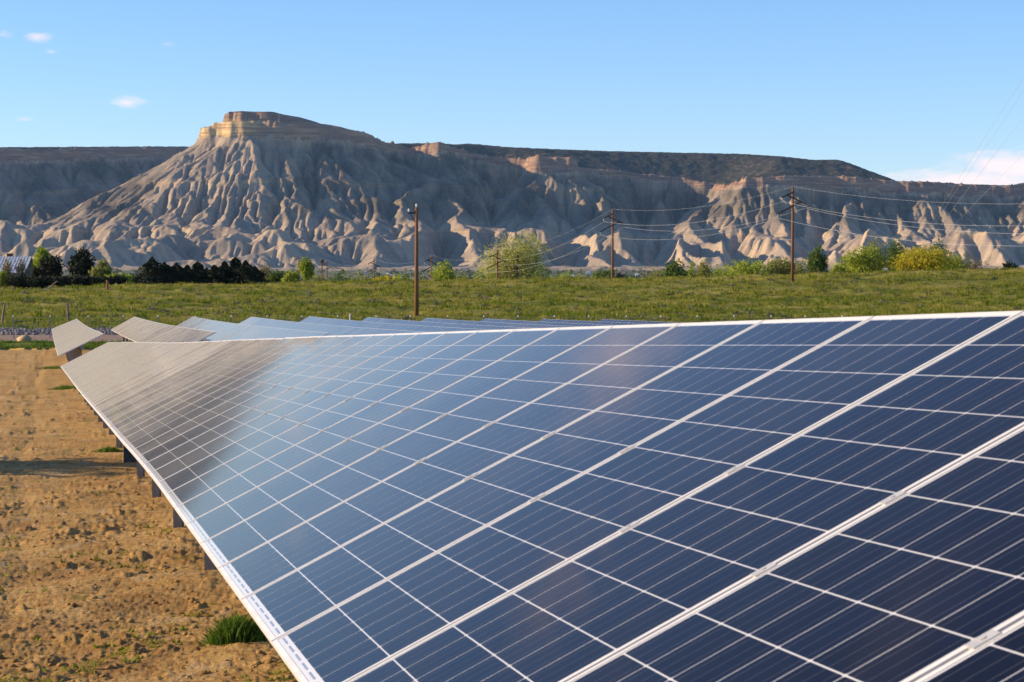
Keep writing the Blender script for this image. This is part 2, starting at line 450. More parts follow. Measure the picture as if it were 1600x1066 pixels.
dirt=MIX(nt,MAPR(nt,n2,.42,.68),dirt,(.36,.185,.045))
big=NOISE(nt,pos,.55,5,.65); dirt=MIX(nt,MAPR(nt,big,.46,.70,0,.6),dirt,(.31,.155,.045)); dirt=MIX(nt,MAPR(nt,NOISE(nt,pos,4.2,5,.7),.60,.74,0,.8),dirt,(.19,.10,.035))
dirt=MIX(nt,MATH(nt,'MULTIPLY',sp.outputs['Green'],.75),dirt,(.60,.46,.28))
gcol=MIX(nt,MAPR(nt,n3,.38,.62),(.11,.14,.009),(.18,.20,.016))
gcol=MIX(nt,MAPR(nt,NOISE(nt,pos,1.1,5,.65),.46,.66),gcol,(.05,.058,.008))
gcol=MIX(nt,MATH(nt,'MULTIPLY',sp.outputs['Green'],.8),gcol,(.31,.255,.055))
rcol=MIX(nt,MAPR(nt,n1,.35,.65),(.36,.25,.17),(.26,.19,.15))
vor=ND(nt,'ShaderNodeTexVoronoi',{'Vector':pos,'Scale':.0042}); vc=ND(nt,'ShaderNodeSeparateColor',{0:vor.outputs['Color']})
fcol=MIX(nt,vc.outputs['Red'],(.09,.12,.04),(.22,.19,.11)); fcol=MIX(nt,MAPR(nt,NOISE(nt,pos,.012,4),.45,.6),fcol,(.055,.075,.03))
c=MIX(nt,sp.outputs['Red'],dirt,gcol); c=MIX(nt,sp.outputs['Blue'],c,rcol); c=MIX(nt,at.outputs['Alpha'],c,fcol)
nt.links.new(c,b.inputs['Base Color'])
bp=ND(nt,'ShaderNodeBump',{'Height':NOISE(nt,pos,38,6,.75),'Strength':1.,'Distance':.035}); nt.links.new(bp.outputs[0],b.inputs['Normal'])
MGROUND=m
g=mesh_np('ground',np.stack([XX,YY,ZZ],-1).reshape(-1,3),quads,m,smooth=True,attrs={'zone':Zn}); tag(g,kind='structure')
# ---------------------------------------------------------------- mesa
MX,MY,MZ,MS,MR,MC=make_mesa()
MZ=MZ+CZ
MZ[0,:]=np.minimum(MZ[0,:],ground_z(MX[0],MY[0])-3)
MZ[:2,:]-=2
gyy,gxx=np.gradient(MZ,MX[0,1]-MX[0,0]); slope=np.hypot(gxx,gyy)
mpx=800+F*MX/MY
hard,band=hardness(MX,MY,MZ-CZ,MS,MR,MC)
cliff=hard*smooth01((slope-.55)/.5)
butte=smooth01((mpx-300)/20)*(1-smooth01((mpx-600)/25))*(MY<8350)
upper=smooth01((MZ-CZ-(MR+3))/6)*butte
veg=smooth01((-MS-6)/14)*(1-smooth01((slope-.75)/.25))
veg=np.maximum(veg,smooth01((-MS-50)/30))
veg=np.maximum(veg*(1-.5*butte),.45*smooth01((MY-8750)/150)*(1-hard)*smooth01((MZ-240)/60))
talus_veg=(1-smooth01((mpx-210)/60)*(1-smooth01((mpx-400)/70))*(MY<8350))*smooth01((MZ-CZ-130)/90)*(1-hard)
veg=np.maximum(veg,talus_veg*np.clip(.55+.5*fbm(MX/90,MY/160,3,88),0,.85))
red=np.clip(np.maximum(np.maximum(upper,smooth01((mpx-385)/35)*.75),(1-butte)*.85)+0*MZ,0,1)  # red-brown rock, plus shade put into the butte cliff's colour beyond its lit end
bl=smooth01((band-.35)/.4)*smooth01((slope-.5)/.4)
A=np.stack([np.maximum(cliff,bl*.75)*(MS>30),np.clip(red*np.maximum(cliff,MS<40)+.35*bl,0,1),veg,smooth01((90-MZ)/90)],-1).reshape(-1,4)
m,nt,b=new_mat('mesa_rock',(.3,.25,.2),.97,0,.1)
at=ND(nt,'ShaderNodeVertexColor',layer_name='rock'); sp=ND(nt,'ShaderNodeSeparateColor',{0:at.outputs['Color']})
geo=ND(nt,'ShaderNodeNewGeometry'); pos=geo.outputs['Position']
st=ND(nt,'ShaderNodeMapping',{'Vector':pos}); st.inputs['Scale'].default_value=(.25,.25,3.)
strata=NOISE(nt,st.outputs[0],.02,5,.6); fine=NOISE(nt,pos,.05,6,.65); mid=NOISE(nt,pos,.008,4,.6)
shale=MIX(nt,MAPR(nt,mid,.35,.65),(.39,.29,.19),(.32,.25,.18)); shale=MIX(nt,MAPR(nt,fine,.5,.75),shale,(.44,.33,.21))
shale=MIX(nt,MATH(nt,'MULTIPLY',MAPR(nt,strata,.5,.7),.6),shale,(.22,.175,.135))
shale=MIX(nt,MATH(nt,'MULTIPLY',at.outputs['Alpha'],.4),shale,(.42,.33,.225))
stk=ND(nt,'ShaderNodeAttribute',attribute_name='streak').outputs['Fac']
shale=MIX(nt,MAPR(nt,stk,.45,.8,0,.55),shale,(.50,.385,.25)); shale=MIX(nt,MAPR(nt,stk,.5,.2,0,.6),shale,(.215,.175,.14))
blk=NOISE(nt,pos,.11,3,.7); shale=MIX(nt,MAPR(nt,blk,.60,.68,0,.6),shale,(.17,.125,.10)); shale=MIX(nt,MAPR(nt,blk,.38,.32,0,.5),shale,(.52,.41,.29))
gold=MIX(nt,MAPR(nt,strata,.35,.65),(.64,.45,.20),(.50,.32,.15)); rd=MIX(nt,MAPR(nt,strata,.35,.65),(.29,.165,.11),(.20,.125,.095))
rm=ND(nt,'ShaderNodeVertexColor',layer_name='rim'); rs=ND(nt,'ShaderNodeSeparateColor',{0:rm.outputs['Color']}); pz=ND(nt,'ShaderNodeSeparateXYZ',{0:pos}).outputs['Z']
foot=MATH(nt,'SUBTRACT',MATH(nt,'MULTIPLY',rs.outputs['Red'],1000.),MATH(nt,'MULTIPLY',rs.outputs['Green'],100.))
hgt=MATH(nt,'ADD',MATH(nt,'SUBTRACT',pz,foot),MATH(nt,'MULTIPLY',MATH(nt,'SUBTRACT',NOISE(nt,pos,.03,4,.6),.5),16.))
wall=MATH(nt,'MULTIPLY',MAPR(nt,hgt,-2.,3.),MAPR(nt,rs.outputs['Blue'],.02,.12))
led=ND(nt,'ShaderNodeMapping',{'Vector':pos}); led.inputs['Scale'].default_value=(.08,.08,1.); ledge=NOISE(nt,led.outputs[0],.13,3,.6)
rock=MIX(nt,MATH(nt,'MAXIMUM',sp.outputs['Green'],MATH(nt,'MULTIPLY',at.outputs['Alpha'],0.)),gold,rd)
rock=MIX(nt,MAPR(nt,ledge,.52,.60,0,.55),rock,(.17,.105,.075)); rock=MIX(nt,MAPR(nt,ledge,.44,.38,0,.35),rock,(.60,.45,.28))
c=MIX(nt,MATH(nt,'MAXIMUM',sp.outputs['Red'],wall),shale,rock)
dots=MAPR(nt,NOISE(nt,pos,.06,3,.6),.30,.52)
vegc=MIX(nt,dots,(.115,.085,.058),(.034,.034,.024))
c=MIX(nt,sp.outputs['Blue'],c,vegc)
nt.links.new(c,b.inputs['Base Color'])
bp=ND(nt,'ShaderNodeBump',{'Height':NOISE(nt,pos,.16,5,.75),'Strength':.45,'Distance':3.}); nt.links.new(bp.outputs[0],b.inputs['Normal'])
ny,nx=MX.shape; ii=np.arange(ny*nx).reshape(ny,nx)
quads=np.stack([ii[:-1,:-1],ii[:-1,1:],ii[1:,1:],ii[1:,:-1]],-1).reshape(-1,4)
ms=mesh_np('mesa_hills',np.stack([MX,MY,MZ],-1).reshape(-1,3),quads,m,smooth=False,attrs={'rock':A,'rim':np.stack([(MR+CZ)/1000,MC/100,smooth01((14-MS)/10)],-1).reshape(-1,3),'streak':np.clip(.5+.28*rills(MZ,5.,21,1,1.),0,1).ravel()}); tag(ms,kind='structure')
# ---------------------------------------------------------------- haze
hb=MB(); hb.box((-12500,-450,-15),(12500,13400,CZ+640))
m=bpy.data.materials.new('haze_air'); m.use_nodes=True; nt=m.node_tree; nt.nodes.clear()
pv=ND(nt,'ShaderNodeVolumePrincipled',{'Color':(.34,.62,1,1),'Density':1.3e-5,'Anisotropy':.1}); o=ND(nt,'ShaderNodeOutputMaterial',{'Volume':pv.outputs[0]})
hz=hb.build('haze',m); tag(hz,kind='stuff')
# ---------------------------------------------------------------- solar trackers
def camw(x,y,z):
    cp,sp_=math.cos(PITCH),math.sin(PITCH)
    return Vector((x,y*cp+z*sp_,CZ-y*sp_+z*cp))
m,nt,b=new_mat('solar_cell',(.008,.014,.05),.3,0,.35); MCELL=m
oi=ND(nt,'ShaderNodeObjectInfo'); ca=ND(nt,'ShaderNodeAttribute',attribute_name='tone'); uv=ND(nt,'ShaderNodeUVMap',uv_map='UVMap')
rnd=MATH(nt,'FRACT',MATH(nt,'ADD',MATH(nt,'MULTIPLY',oi.outputs['Random'],1.),ca.outputs['Fac']))
tcn=ND(nt,'ShaderNodeTexCoord'); gv=ND(nt,'ShaderNodeTexVoronoi',{'Vector':tcn.outputs['Object'],'Scale':95.}); gsep=ND(nt,'ShaderNodeSeparateColor',{0:gv.outputs['Color']})
c=MIX(nt,rnd,(.003,.0035,.010),(.004,.006,.018)); c=MIX(nt,MATH(nt,'MULTIPLY',gsep.outputs['Red'],.35),c,(.006,.009,.026))
ux=ND(nt,'ShaderNodeSeparateXYZ',{0:uv.outputs[0]}).outputs['X']
bar=MATH(nt,'ABSOLUTE',MATH(nt,'SUBTRACT',MATH(nt,'FRACT',MATH(nt,'MULTIPLY',ux,3.)),.5))
bar=MATH(nt,'LESS_THAN',bar,.016)
c=MIX(nt,MATH(nt,'MULTIPLY',bar,.16),c,(.42,.42,.44))
nt.links.new(c,b.inputs['Base Color'])
def dusty(m):
    # a film of dust: seen edge-on it covers more of the glass
    nt=m.node_tree; b=nt.nodes['Principled BSDF']
    g=ND(nt,'ShaderNodeNewGeometry'); d=ND(nt,'ShaderNodeVectorMath',{0:g.outputs['Normal'],1:g.outputs['Incoming']},operation='DOT_PRODUCT').outputs['Value']
    c=MATH(nt,'MAXIMUM',MATH(nt,'ABSOLUTE',d),.012)
    n=NOISE(nt,g.outputs['Position'],1.1,5,.6)
    f=MATH(nt,'MULTIPLY',MATH(nt,'DIVIDE',.00065,MATH(nt,'MULTIPLY',c,c)),MAPR(nt,n,.25,.75,.6,1.4))
    f=MATH(nt,'MINIMUM',f,.6)
    df=ND(nt,'ShaderNodeBsdfDiffuse',{'Color':(.48,.455,.40,1)})
    mx=ND(nt,'ShaderNodeMixShader',{0:f,1:b.outputs[0],2:df.outputs[0]}); nt.links.new(mx.outputs[0],nt.nodes['Material Output'].inputs['Surface'])
def glassy(b,r=.055):
    b.inputs['Coat Weight'].default_value=1; b.inputs['Coat Roughness'].default_value=r; b.inputs['Coat IOR'].default_value=1.095
b.inputs['Specular IOR Level'].default_value=.0; glassy(b); dusty(MCELL)
MBACK,_,b=new_mat('white_backsheet',(.60,.60,.61),.6,0,.2); glassy(b); dusty(MBACK)
MRIB,_,b=new_mat('tinned_ribbon',(.34,.35,.37),.4,.5,.3); glassy(b)
MFRAME=noisy('anodised_aluminium',(.70,.68,.64),(.63,.61,.575),6,.45,metal=.0,spec=.5)
MGALV=noisy('galvanised_steel',(.30,.28,.25),(.22,.205,.185),9,.55,metal=.4)
MDARK=noisy('dark_gearbox_paint',(.05,.05,.05),(.08,.075,.07),12,.6)
PW,PL=.986,1.956                        # one module
CS,CG,CGX=.1540,.0034,.0034                        # cell and gap
# frame mesh: a lipped ring
def frame_mesh():
    mb=MB(); a,bb=PW/2,PL/2; li=.0145
    rings=[(a,bb,-.036),(a,bb,.0014),(a-li,bb-li,.0014),(a-li,bb-li,.0002)]
    v=[]
    for x,y,z in rings: v+=[(-x,-y,z),(x,-y,z),(x,y,z),(-x,y,z)]
    f=[]
    for r in range(3):
        for k in range(4): f.append((r*4+k,r*4+(k+1)%4,(r+1)*4+(k+1)%4,(r+1)*4+k))
    mb.add(v,f)
    # lower inside return
    mb.box((-a+.002,-bb+.002,-.036),(a-.002,-bb+.03,-.034)); mb.box((-a+.002,bb-.03,-.036),(a-.002,bb-.002,-.034))
    return mb.mesh('frame',MFRAME)
ME_FRAME=frame_mesh()
mb=MB(); mb.box((-PW/2+.003,-PL/2+.003,-.006),(PW/2-.003,PL/2-.003,0)); ME_BACK=mb.mesh('solar_panel',MBACK)
def cell_pos(i,j): return (-PW/2+(PW-6*CS-5*CGX)/2+CS/2+i*(CS+CGX), -PL/2+.044+CS/2+j*(CS+CG))
def add_uv(me,nq):
    l=me.uv_layers.new(name='UVMap'); 
    co=[0.]*(len(me.loops)*2)
    for p in me.polygons:
        for q,li in enumerate(p.loop_indices):
            vx=me.vertices[me.loops[li].vertex_index].co
            co[2*li]=((vx.x-nq[0])/(CS+CG))%1.0 if nq else vx.x/CS+.5; co[2*li+1]=vx.y/CS+.5
    l.data.foreach_set('uv',co)
# one cell: thin tile with clipped corners
def cell_outline(c=.004):
    h=CS/2; return [(-h+c,-h),(h-c,-h),(h,-h+c),(h,h-c),(h-c,h),(-h+c,h),(-h,h-c),(-h,-h+c)]
mb=MB(); ol=cell_outline(); mb.add([(x,y,.0002) for x,y in ol]+[(x,y,.00005) for x,y in ol],[tuple(range(8))]+[(k,8+k,8+(k+1)%8,(k+1)%8) for k in range(8)])
ME_CELL=mb.mesh('cell',MCELL)
l=ME_CELL.uv_layers.new(name='UVMap')
l.data.foreach_set('uv',[c for lo in ME_CELL.loops for c in (ME_CELL.vertices[lo.vertex_index].co.x/CS+.5,ME_CELL.vertices[lo.vertex_index].co.y/CS+.5)])
def sheet_mesh(seed):
    v=[];f=[];u=[];t=[]
    rn=random.Random(seed)
    for j in range(12):
        for i in range(6):
            x,y=cell_pos(i,j); n=len(v); r=rn.random()
            for a,bq in ol: v.append((x+a,y+bq,.0002)); u.append((a/CS+.5,bq/CS+.5)); t.append(r)
            f.append(tuple(range(n,n+8)))
    me=bpy.data.meshes.new('cells'); me.from_pydata(v,[],f); me.materials.append(MCELL)
    l=me.uv_layers.new(name='UVMap'); l.data.foreach_set('uv',[c for lo in me.loops for c in u[lo.vertex_index]])
    a=me.attributes.new('tone','FLOAT','POINT'); a.data.foreach_set('value',t); me.update()
    return me
ME_SHEETS=[sheet_mesh(s) for s in range(5)]
mb=MB(); mb.box((-CS/2+.014,-.0028,.0002),(CS/2-.030,.0028,.0006)); ME_RIB=mb.mesh('bus_ribbon',MRIB)
mb=MB(); mb.box((-.016,-.024,.0002),(.016,.024,.0026)); mb.box((-.0065,-.024,-.03),(.0065,.024,.0002)); mb.tube([(0,0,.0026),(0,0,.0045)],.006,6)
ME_CLAMP=mb.mesh('clamp',noisy('clamp_steel',(.60,.58,.54),(.52,.50,.47),20,.4,metal=.3))
def post_mesh(h):
    mb=MB()
    for s in(-1,1): mb.box((-.05,s*.075-.006,-h-.4),(.05,s*.075+.006,-.12))
    mb.box((-.006,-.069,-h-.4),(.006,.069,-.12))
    mb.box((-.04,-.11,-.119),(.04,.11,-.075))
    return mb
def make_tracker(name,label,group,ctr,tilt,k0,k1,detail,posts,drive=None,seed=1):
    """ctr(k)->tube centre in world, tilt(k)->radians; modules k0..k1-1"""
    rn=random.Random(seed)
    base=ctr(k0); root=empty(name,(base.x,base.y,gz(base.x,base.y))); tag(root,label,'solar array',group)
    RI=root.matrix_world.inverted() if False else Matrix.Translation(-Vector(root.location))
    mats=[]; wob=0.
    def frame_at(k,tw=0.,pt=0.):
        p=ctr(k); ax=(ctr(k+.5)-ctr(k-.5)).normalized()
        h=ax.cross(Vector((0,0,1))).normalized(); u=h.cross(ax)
        t=tilt(k)+tw; cr=h*math.cos(t)+u*math.sin(t); n=cr.cross(ax)
        if n.z<0:n=-n
        ax=(ax+n*pt).normalized(); n=(n-ax*n.dot(ax)).normalized(); cr=n.cross(ax)
        if cr.x<0: cr=-cr
        # x axis = cr x n keeps it right handed
        xx=cr.cross(n)
        M=Matrix((( xx.x,cr.x,n.x,p.x),(xx.y,cr.y,n.y,p.y),(xx.z,cr.z,n.z,p.z),(0,0,0,1)))
        return M
    parts=[]
    for k in range(k0,k1):
        far=min(1,max(0,(k-9)/14)) if detail==2 else 1.
        wob=.82*wob+rn.gauss(0,.0021)*far
        tw=wob+rn.gauss(0,.0014)*far; pt=rn.gauss(0,.0018)*far
        parts.append(RI@frame_at(k+.5,tw,pt))
    if detail==0:
        mbp=MB(); a,bb=PW/2,PL/2
        for M in parts:
            # frame ring, white margin and dark cell field, joined for a far row
            li=.014
            mbp.box((-a,-bb,-.036),(a,bb,0),0,M)
            mbp.add([M@Vector(q) for q in((-a+li,-bb+li,.001),(a-li,-bb+li,.001),(a-li,bb-li,.001),(-a+li,bb-li,.001))],[(0,1,2,3)],1)
        o=mbp.build('solar_panels',[MFRAME,MCELL],root); o['kind']='stuff'
    else:
        for i,(k,M) in enumerate(zip(range(k0,k1),parts)):
            p=inst('solar_panel',ME_BACK,root,M)
            inst('frame',ME_FRAME,p)
            if detail==2 and k in (1,2,3,4):
                for j in range(12):
                    for ci in range(6):
                        x,y=cell_pos(ci,j); inst('cell',ME_CELL,p,Matrix.Translation((x,y,0)))
            else:
                s_=inst('cells',ME_SHEETS[(k*7+i)%5],p); s_['kind']='stuff'
            if detail==2 and 0<k<12:
                for ci in range(6): inst('bus_ribbon',ME_RIB,p,Matrix.Translation((cell_pos(ci,0)[0],-PL/2+.030,0)))
        if detail==2:
            for k in range(k0+1,min(k1,42)):
                M=RI@frame_at(k)
                for s in(-.1459,.1459): inst('clamp',ME_CLAMP,root,M@Matrix.Translation((0,s,.0015)))
    # torque tube and posts
    mb=MB(); pts=[]
    for k in np.arange(k0,k1+.1,4):
        M=RI@frame_at(min(k,k1)); pts.append(M@Vector((0,0,-.115)))
    if len(pts)>1 and k1-k0>4: mb.tube(pts,.065,8)
    mb.build('torque_tube',MGALV,root)
    for k in posts:
        p=RI@ctr(k); g_=gz(ctr(k).x,ctr(k).y)-root.location.z
        h=max(.6,p.z-g_)
        post_mesh(h).build('post',MGALV,root).location=(p.x,p.y,p.z-.03)
    if drive is not None:
        p=RI@ctr(drive); g_=gz(ctr(drive).x,ctr(drive).y)-root.location.z
        mb=MB(); mb.box((-.14,-.2,-.46),(.14,.2,-.14)); mb.tube([(-.14,0,-.3),(-.42,0,-.3)],.085,10); mb.box((-.12,-.1,-(p.z-g_)-.3),(.12,.1,-.46))
        mb.build('drive_gearbox',MDARK,root).location=(p.x,p.y,p.z)
    return root
# the long near row
def c1(k):
    dr=.00686*max(k-10,0)*(1 if k>16 else (max(k-10,0)/6)**.5 if k>10 else 0)
    return camw(.81024-.2045158*k-dr, 3.17714+.97886*k, -.36810-.002082*k-.03*math.exp(-((k-40)/15)**2)+.0008*max(k-30,0))
crw=(camw(.87120928,.18299275,.45553052)-camw(0,0,0)); axw=(camw(-.20451583,.97886104,-.00208195)-camw(0,0,0))
h_=axw.cross(Vector((0,0,1))).normalized(); u_=h_.cross(axw); TILT=math.atan2(crw.dot(u_),crw.dot(h_))
make_tracker('solar_tracker','long tilted row of blue solar panels running from the foreground along the bare dirt','solar tracker rows',c1,lambda k:TILT,-8,80,2,[22.4+4.93*n for n in range(-6,12)],36.0,seed=3)
# rows of the farther block
names=['short-looking panel table standing alone past the far end of the long row','second far row of panels, its dark posts showing behind the long row',
'third far row of panels, counted from the dirt strip, pale blue-grey','fourth far row of panels, counted from the dirt strip','fifth far row of panels, counted from the dirt strip','sixth far row of panels, counted from the dirt strip',
'seventh far row of panels, beside the tall single pole','eighth far row of panels, counted from the dirt strip','ninth far row of panels, only its upper edge showing','tenth far row of panels, the last before the long row hides them']
NYS=[522,519.5,521,521,521,522,522,522,522,522]; FYS=[500,499,499,499,498.5,500,501,502,502.5,503]
for r in range(10):
    xn=-16.85+4.42*r; xf=-32.95+4.30*r
    zn=-.15-(NYS[r]-522)/F*85; zf=1.27-(FYS[r]-500)/F*160
    t0,t1=((TILT-.01,math.radians(22.5)),(TILT,math.radians(29)))[min(r,1)]
    def cn(k,xn=xn,xf=xf,zn=zn,zf=zf):
        t=k/76.; return camw(xn+(xf-xn)*t,85+75*t,zn+(zf-zn)*t-.10*math.sin(math.pi*min(max(t,0),1)))
    make_tracker('solar_tracker',names[r],'solar tracker rows',cn,lambda k,t0=t0,t1=t1:t0+(t1-t0)*k/76.,0,76,1 if r<2 else 0,[1.5+6*n for n in range(13)],seed=20+r)
# ---------------------------------------------------------------- fence, posts
MSTEEL=noisy('steel_post',(.23,.22,.19),(.31,.30,.27),8,.6,metal=.2)
MWHITE=noisy('white_cap',(.72,.71,.68),(.62,.61,.58),8,.6)
MWIRE=noisy('fence_wire',(.33,.32,.30),(.25,.24,.22),5,.6)
MWOOD=noisy('weathered_wood',(.19,.13,.09),(.27,.20,.14),6,.9,stretch=(4,4,.6))
MPOLE=noisy('creosote_pole_wood',(.235,.105,.045),(.15,.07,.035),5,.85,stretch=(6,6,.35))
MARM=noisy('dark_crossarm',(.10,.06,.04),(.065,.042,.03),6,.85)
FYD=171.
fr=empty('wire_fence',(XA(23,FYD),FYD,gz(XA(23,FYD),FYD))); tag(fr,'thin wire fence with slim steel posts along the gravel road','fence')
fposts=[]
mbp=MB(); mbp.box((-.03,-.025,-.4),(.03,.025,1.72)); MEFP=mbp.mesh('post',MSTEEL)
mbp=MB(); mbp.tube([(0,0,1.72),(0,0,1.76),(0,0,1.82)],[.055,.06,.03],8); MEFC=mbp.mesh('cap',MWHITE)
for i in range(-6,34):
    px=23+i*56.2+random.uniform(-2.5,2.5); x=XA(px,FYD); z=gz(x,FYD)
    p=inst('post',MEFP,fr,Matrix.Translation(Vector((x,FYD,z))-fr.location)@Matrix.Rotation(random.uniform(-.03,.03),4,'Y')); inst('cap',MEFC,p)
    fposts.append(Vector((x,FYD,z)))
for h in(.35,.7,1.05,1.4,1.66):
    mb=MB(); mb.tube([q+Vector((0,-.03,h))-fr.location for q in fposts],.007,4); mb.build('wire',MWIRE,fr)
def wood_post(px,Y,py_top,lean,label,r=.11,mat=None):
    x=XA(px,Y); z=gz(x,Y); h=ZA(py_top,Y)-z
    mb=MB(); mb.tube([(0,0,-.4),(lean*h*.5,0,h*.5),(lean*h,0,h)],[r,r*.95,r*.85],9)
    o=mb.build('wooden_post',mat or MWOOD,smooth=False); o.location=(x,Y,z); tag(o,label,'post','old fence posts'); return o
wood_post(2,190,476,.16,'leaning grey wooden fence post at the left edge of the grass')
wood_post(107,192,475,-.05,'upright weathered wooden post behind the lone panel table')
wood_post(392,196,493.5,0,'short dark wooden stub just above the fourth far panel row')
wood_post(547,190,490,.0,'pale slim post standing in the grass above the sixth panel row',.07,MWHITE)
wood_post(5,262,449,.03,'small dark post at the left end of the hill crest',.10)
wood_post(21,264,447,-.02,'small dark post below the shrubs by the metal-roofed house',.10)
wood_post(168,262,438,0,'red-brown marker post at the edge of the hill crest',.16,noisy('red_paint',(.30,.11,.07),(.2,.08,.06),5))
# ---------------------------------------------------------------- utility poles and lines
def utility_pole(px,Y,py_top,label,style,r=.19,x=None,ztop=None,r_in=None):
    x=XA(px,Y) if x is None else x; z=gz(x,Y); zt=ZA(py_top,Y) if ztop is None else ztop; h=zt-z
    root=empty('utility_pole',(x,Y,z)); tag(root,label,'utility pole','wooden utility poles')
    mb=MB(); mb.tube([(0,0,-1),(0,0,h*.5),(0,0,h)],[r,r*.85,r*.66],10); mb.build('pole',MPOLE,root,smooth=True)
    pts=[Vector((x,Y,zt+.1))]
    if style=='single':
        for a,bq in(((-.75,0,h-.55),(.1,0,h-.5)),):
            mb=MB(); mb.bar(a,bq,.12,.16); mb.build('crossarm',MARM,root)
        mb=MB(); mb.bar((-.55,0,h-.6),(-.12,0,h-1.45),.05,.08); mb.build('brace',MARM,root)
        for q in((-.7,0,h-.45),(0,0,h)):
            mb=MB(); mb.tube([q,(q[0],0,q[2]+.16),(q[0],0,q[2]+.3)],[.05,.11,.07],8); mb.build('insulator',MWHITE,root)
    elif style=='zigzag':
        k=1.12
        for a,bq in(((-1.2*k,-.16,h-1.25),(.12,-.16,h-.55)),((-.62*k,-.16,h-.98),(1.4*k,-.16,h-2.05)),((-1.65*k,-.16,h-3.25),(.85*k,-.16,h-1.78))):
            mb=MB(); mb.bar(a,bq,.13,.16); mb.build('crossarm',MARM,root)
        for q in((-1.15*k,-.16,h-1.25),(1.36*k,-.16,h-2.05),(-1.6*k,-.16,h-3.25)):
            mb=MB(); mb.tube([q,(q[0],q[1],q[2]-.18),(q[0],q[1],q[2]-.5)],[.04,.09,.05],7); mb.build('insulator',MWIRE,root)
            pts.append(Vector((x+q[0],Y+q[1],z+q[2]-.5)))
    elif style=='lamp':
        mb=MB(); mb.tube([(0,0,h-.2),(0,0,h+.25),(0,0,h+.6)],[.3,.5,.2],8); mb.build('transformer',MARM,root)
    return pts
utility_pole(651,200,324,'tall brown pole rising just behind the far panel rows','single',.21)
L=[]
L.append(utility_pole(0,190,0,'wooden power pole out beyond the right edge of the grass hill','zigzag',x=62.,ztop=CZ+6.8))
L.append(utility_pole(1238,265,293,'big wooden power pole with slanted crossarms on the right of the grass hill','zigzag',.2))
L.append(utility_pole(957,320,328,'wooden power pole with slanted crossarms at the crest, between bushes','zigzag',.2))
L.append(utility_pole(777,375,391,'wooden power pole in front of the large pale willow','zigzag',.19))
L.append(utility_pole(674.5,430,399,'wooden power pole beside the round green bush','zigzag',.2))
L.append(utility_pole(584.5,500,404,'small distant power pole left of the tall brown pole','zigzag',.18))
L.append(utility_pole(511,570,407,'small distant power pole next to a dark stubby pole','zigzag',.18))
L.append(utility_pole(467,650,400,'farthest small power pole behind the light green tree','zigzag',.18))
utility_pole(503,470,410,'dark stubby pole with a can on top among far bushes','lamp',.2)
MLINE=noisy('aluminium_conductor',(.55,.54,.53),(.45,.45,.45),1,.5)
wl=['thin top ground wire strung along the slanted-arm poles','upper conductor on the left arms of the slanted-arm poles','conductor on the right arms of the slanted-arm poles','lowest conductor on the long left arms of the slanted-arm poles']
def sag_pts(a,b,s,n=14): return [a.lerp(b,t/n)-Vector((0,0,4*s*(t/n)*(1-t/n))) for t in range(n+1)]
SAG=[2.0,1.5,1.6,1.8,2.0,2.0,2.0]
for c in range(4):
    pts=[]
    for i in range(len(L)-1):
        q=sag_pts(L[i][c],L[i+1][c],SAG[i]*(.8 if c==0 else 1)); pts+= q if i==0 else q[1:]
    mb=MB(); mb.tube(pts,.007 if c==0 else .0105,5); o=mb.build('power_line_wire',MLINE); tag(o,wl[c],'wire','power line wires')
# second line passing overhead on the right
Pn=(13.3,30.); Pf=(95.6,520.)
def plain_pole(x,y,zt,label):
    z=gz(x,y); root=empty('utility_pole',(x,y,z)); tag(root,label,'utility pole','wooden utility poles')
    h=zt-z; mb=MB(); mb.tube([(0,0,-1),(0,0,h)],[.2,.14],10); mb.build('pole',MPOLE,root,smooth=True)
    mb=MB(); mb.bar((-1.6,0,h-.5),(1.6,0,h-.5),.12,.14); mb.build('crossarm',MARM,root)
plain_pole(Pn[0],Pn[1],CZ+11,'wooden pole right of the long panel row carrying the overhead wires'); plain_pole(Pf[0],Pf[1],CZ+1.2,'far wooden pole hidden in trees on the right where overhead wires end')
wl2=['outermost thin overhead wire crossing the upper right sky','second thin overhead wire crossing the upper right sky','third thin overhead wire crossing the upper right sky','lowest thin overhead wire crossing the right sky near the cloud']
for c,(dx_,dz) in enumerate(((-1.0,.15),(-.55,.1),(.25,-.35),(1.5,-1.35))):
    a=Vector((Pn[0]+dx_,Pn[1],CZ+10.6+dz)); b_=Vector((Pf[0]+dx_,Pf[1],CZ+.8+dz*.3)); 
    mb=MB(); mb.tube(sag_pts(a,b_,-.9,30),.008,4); o=mb.build('power_line_wire',MLINE); tag(o,wl2[c],'wire','overhead wires at upper right')
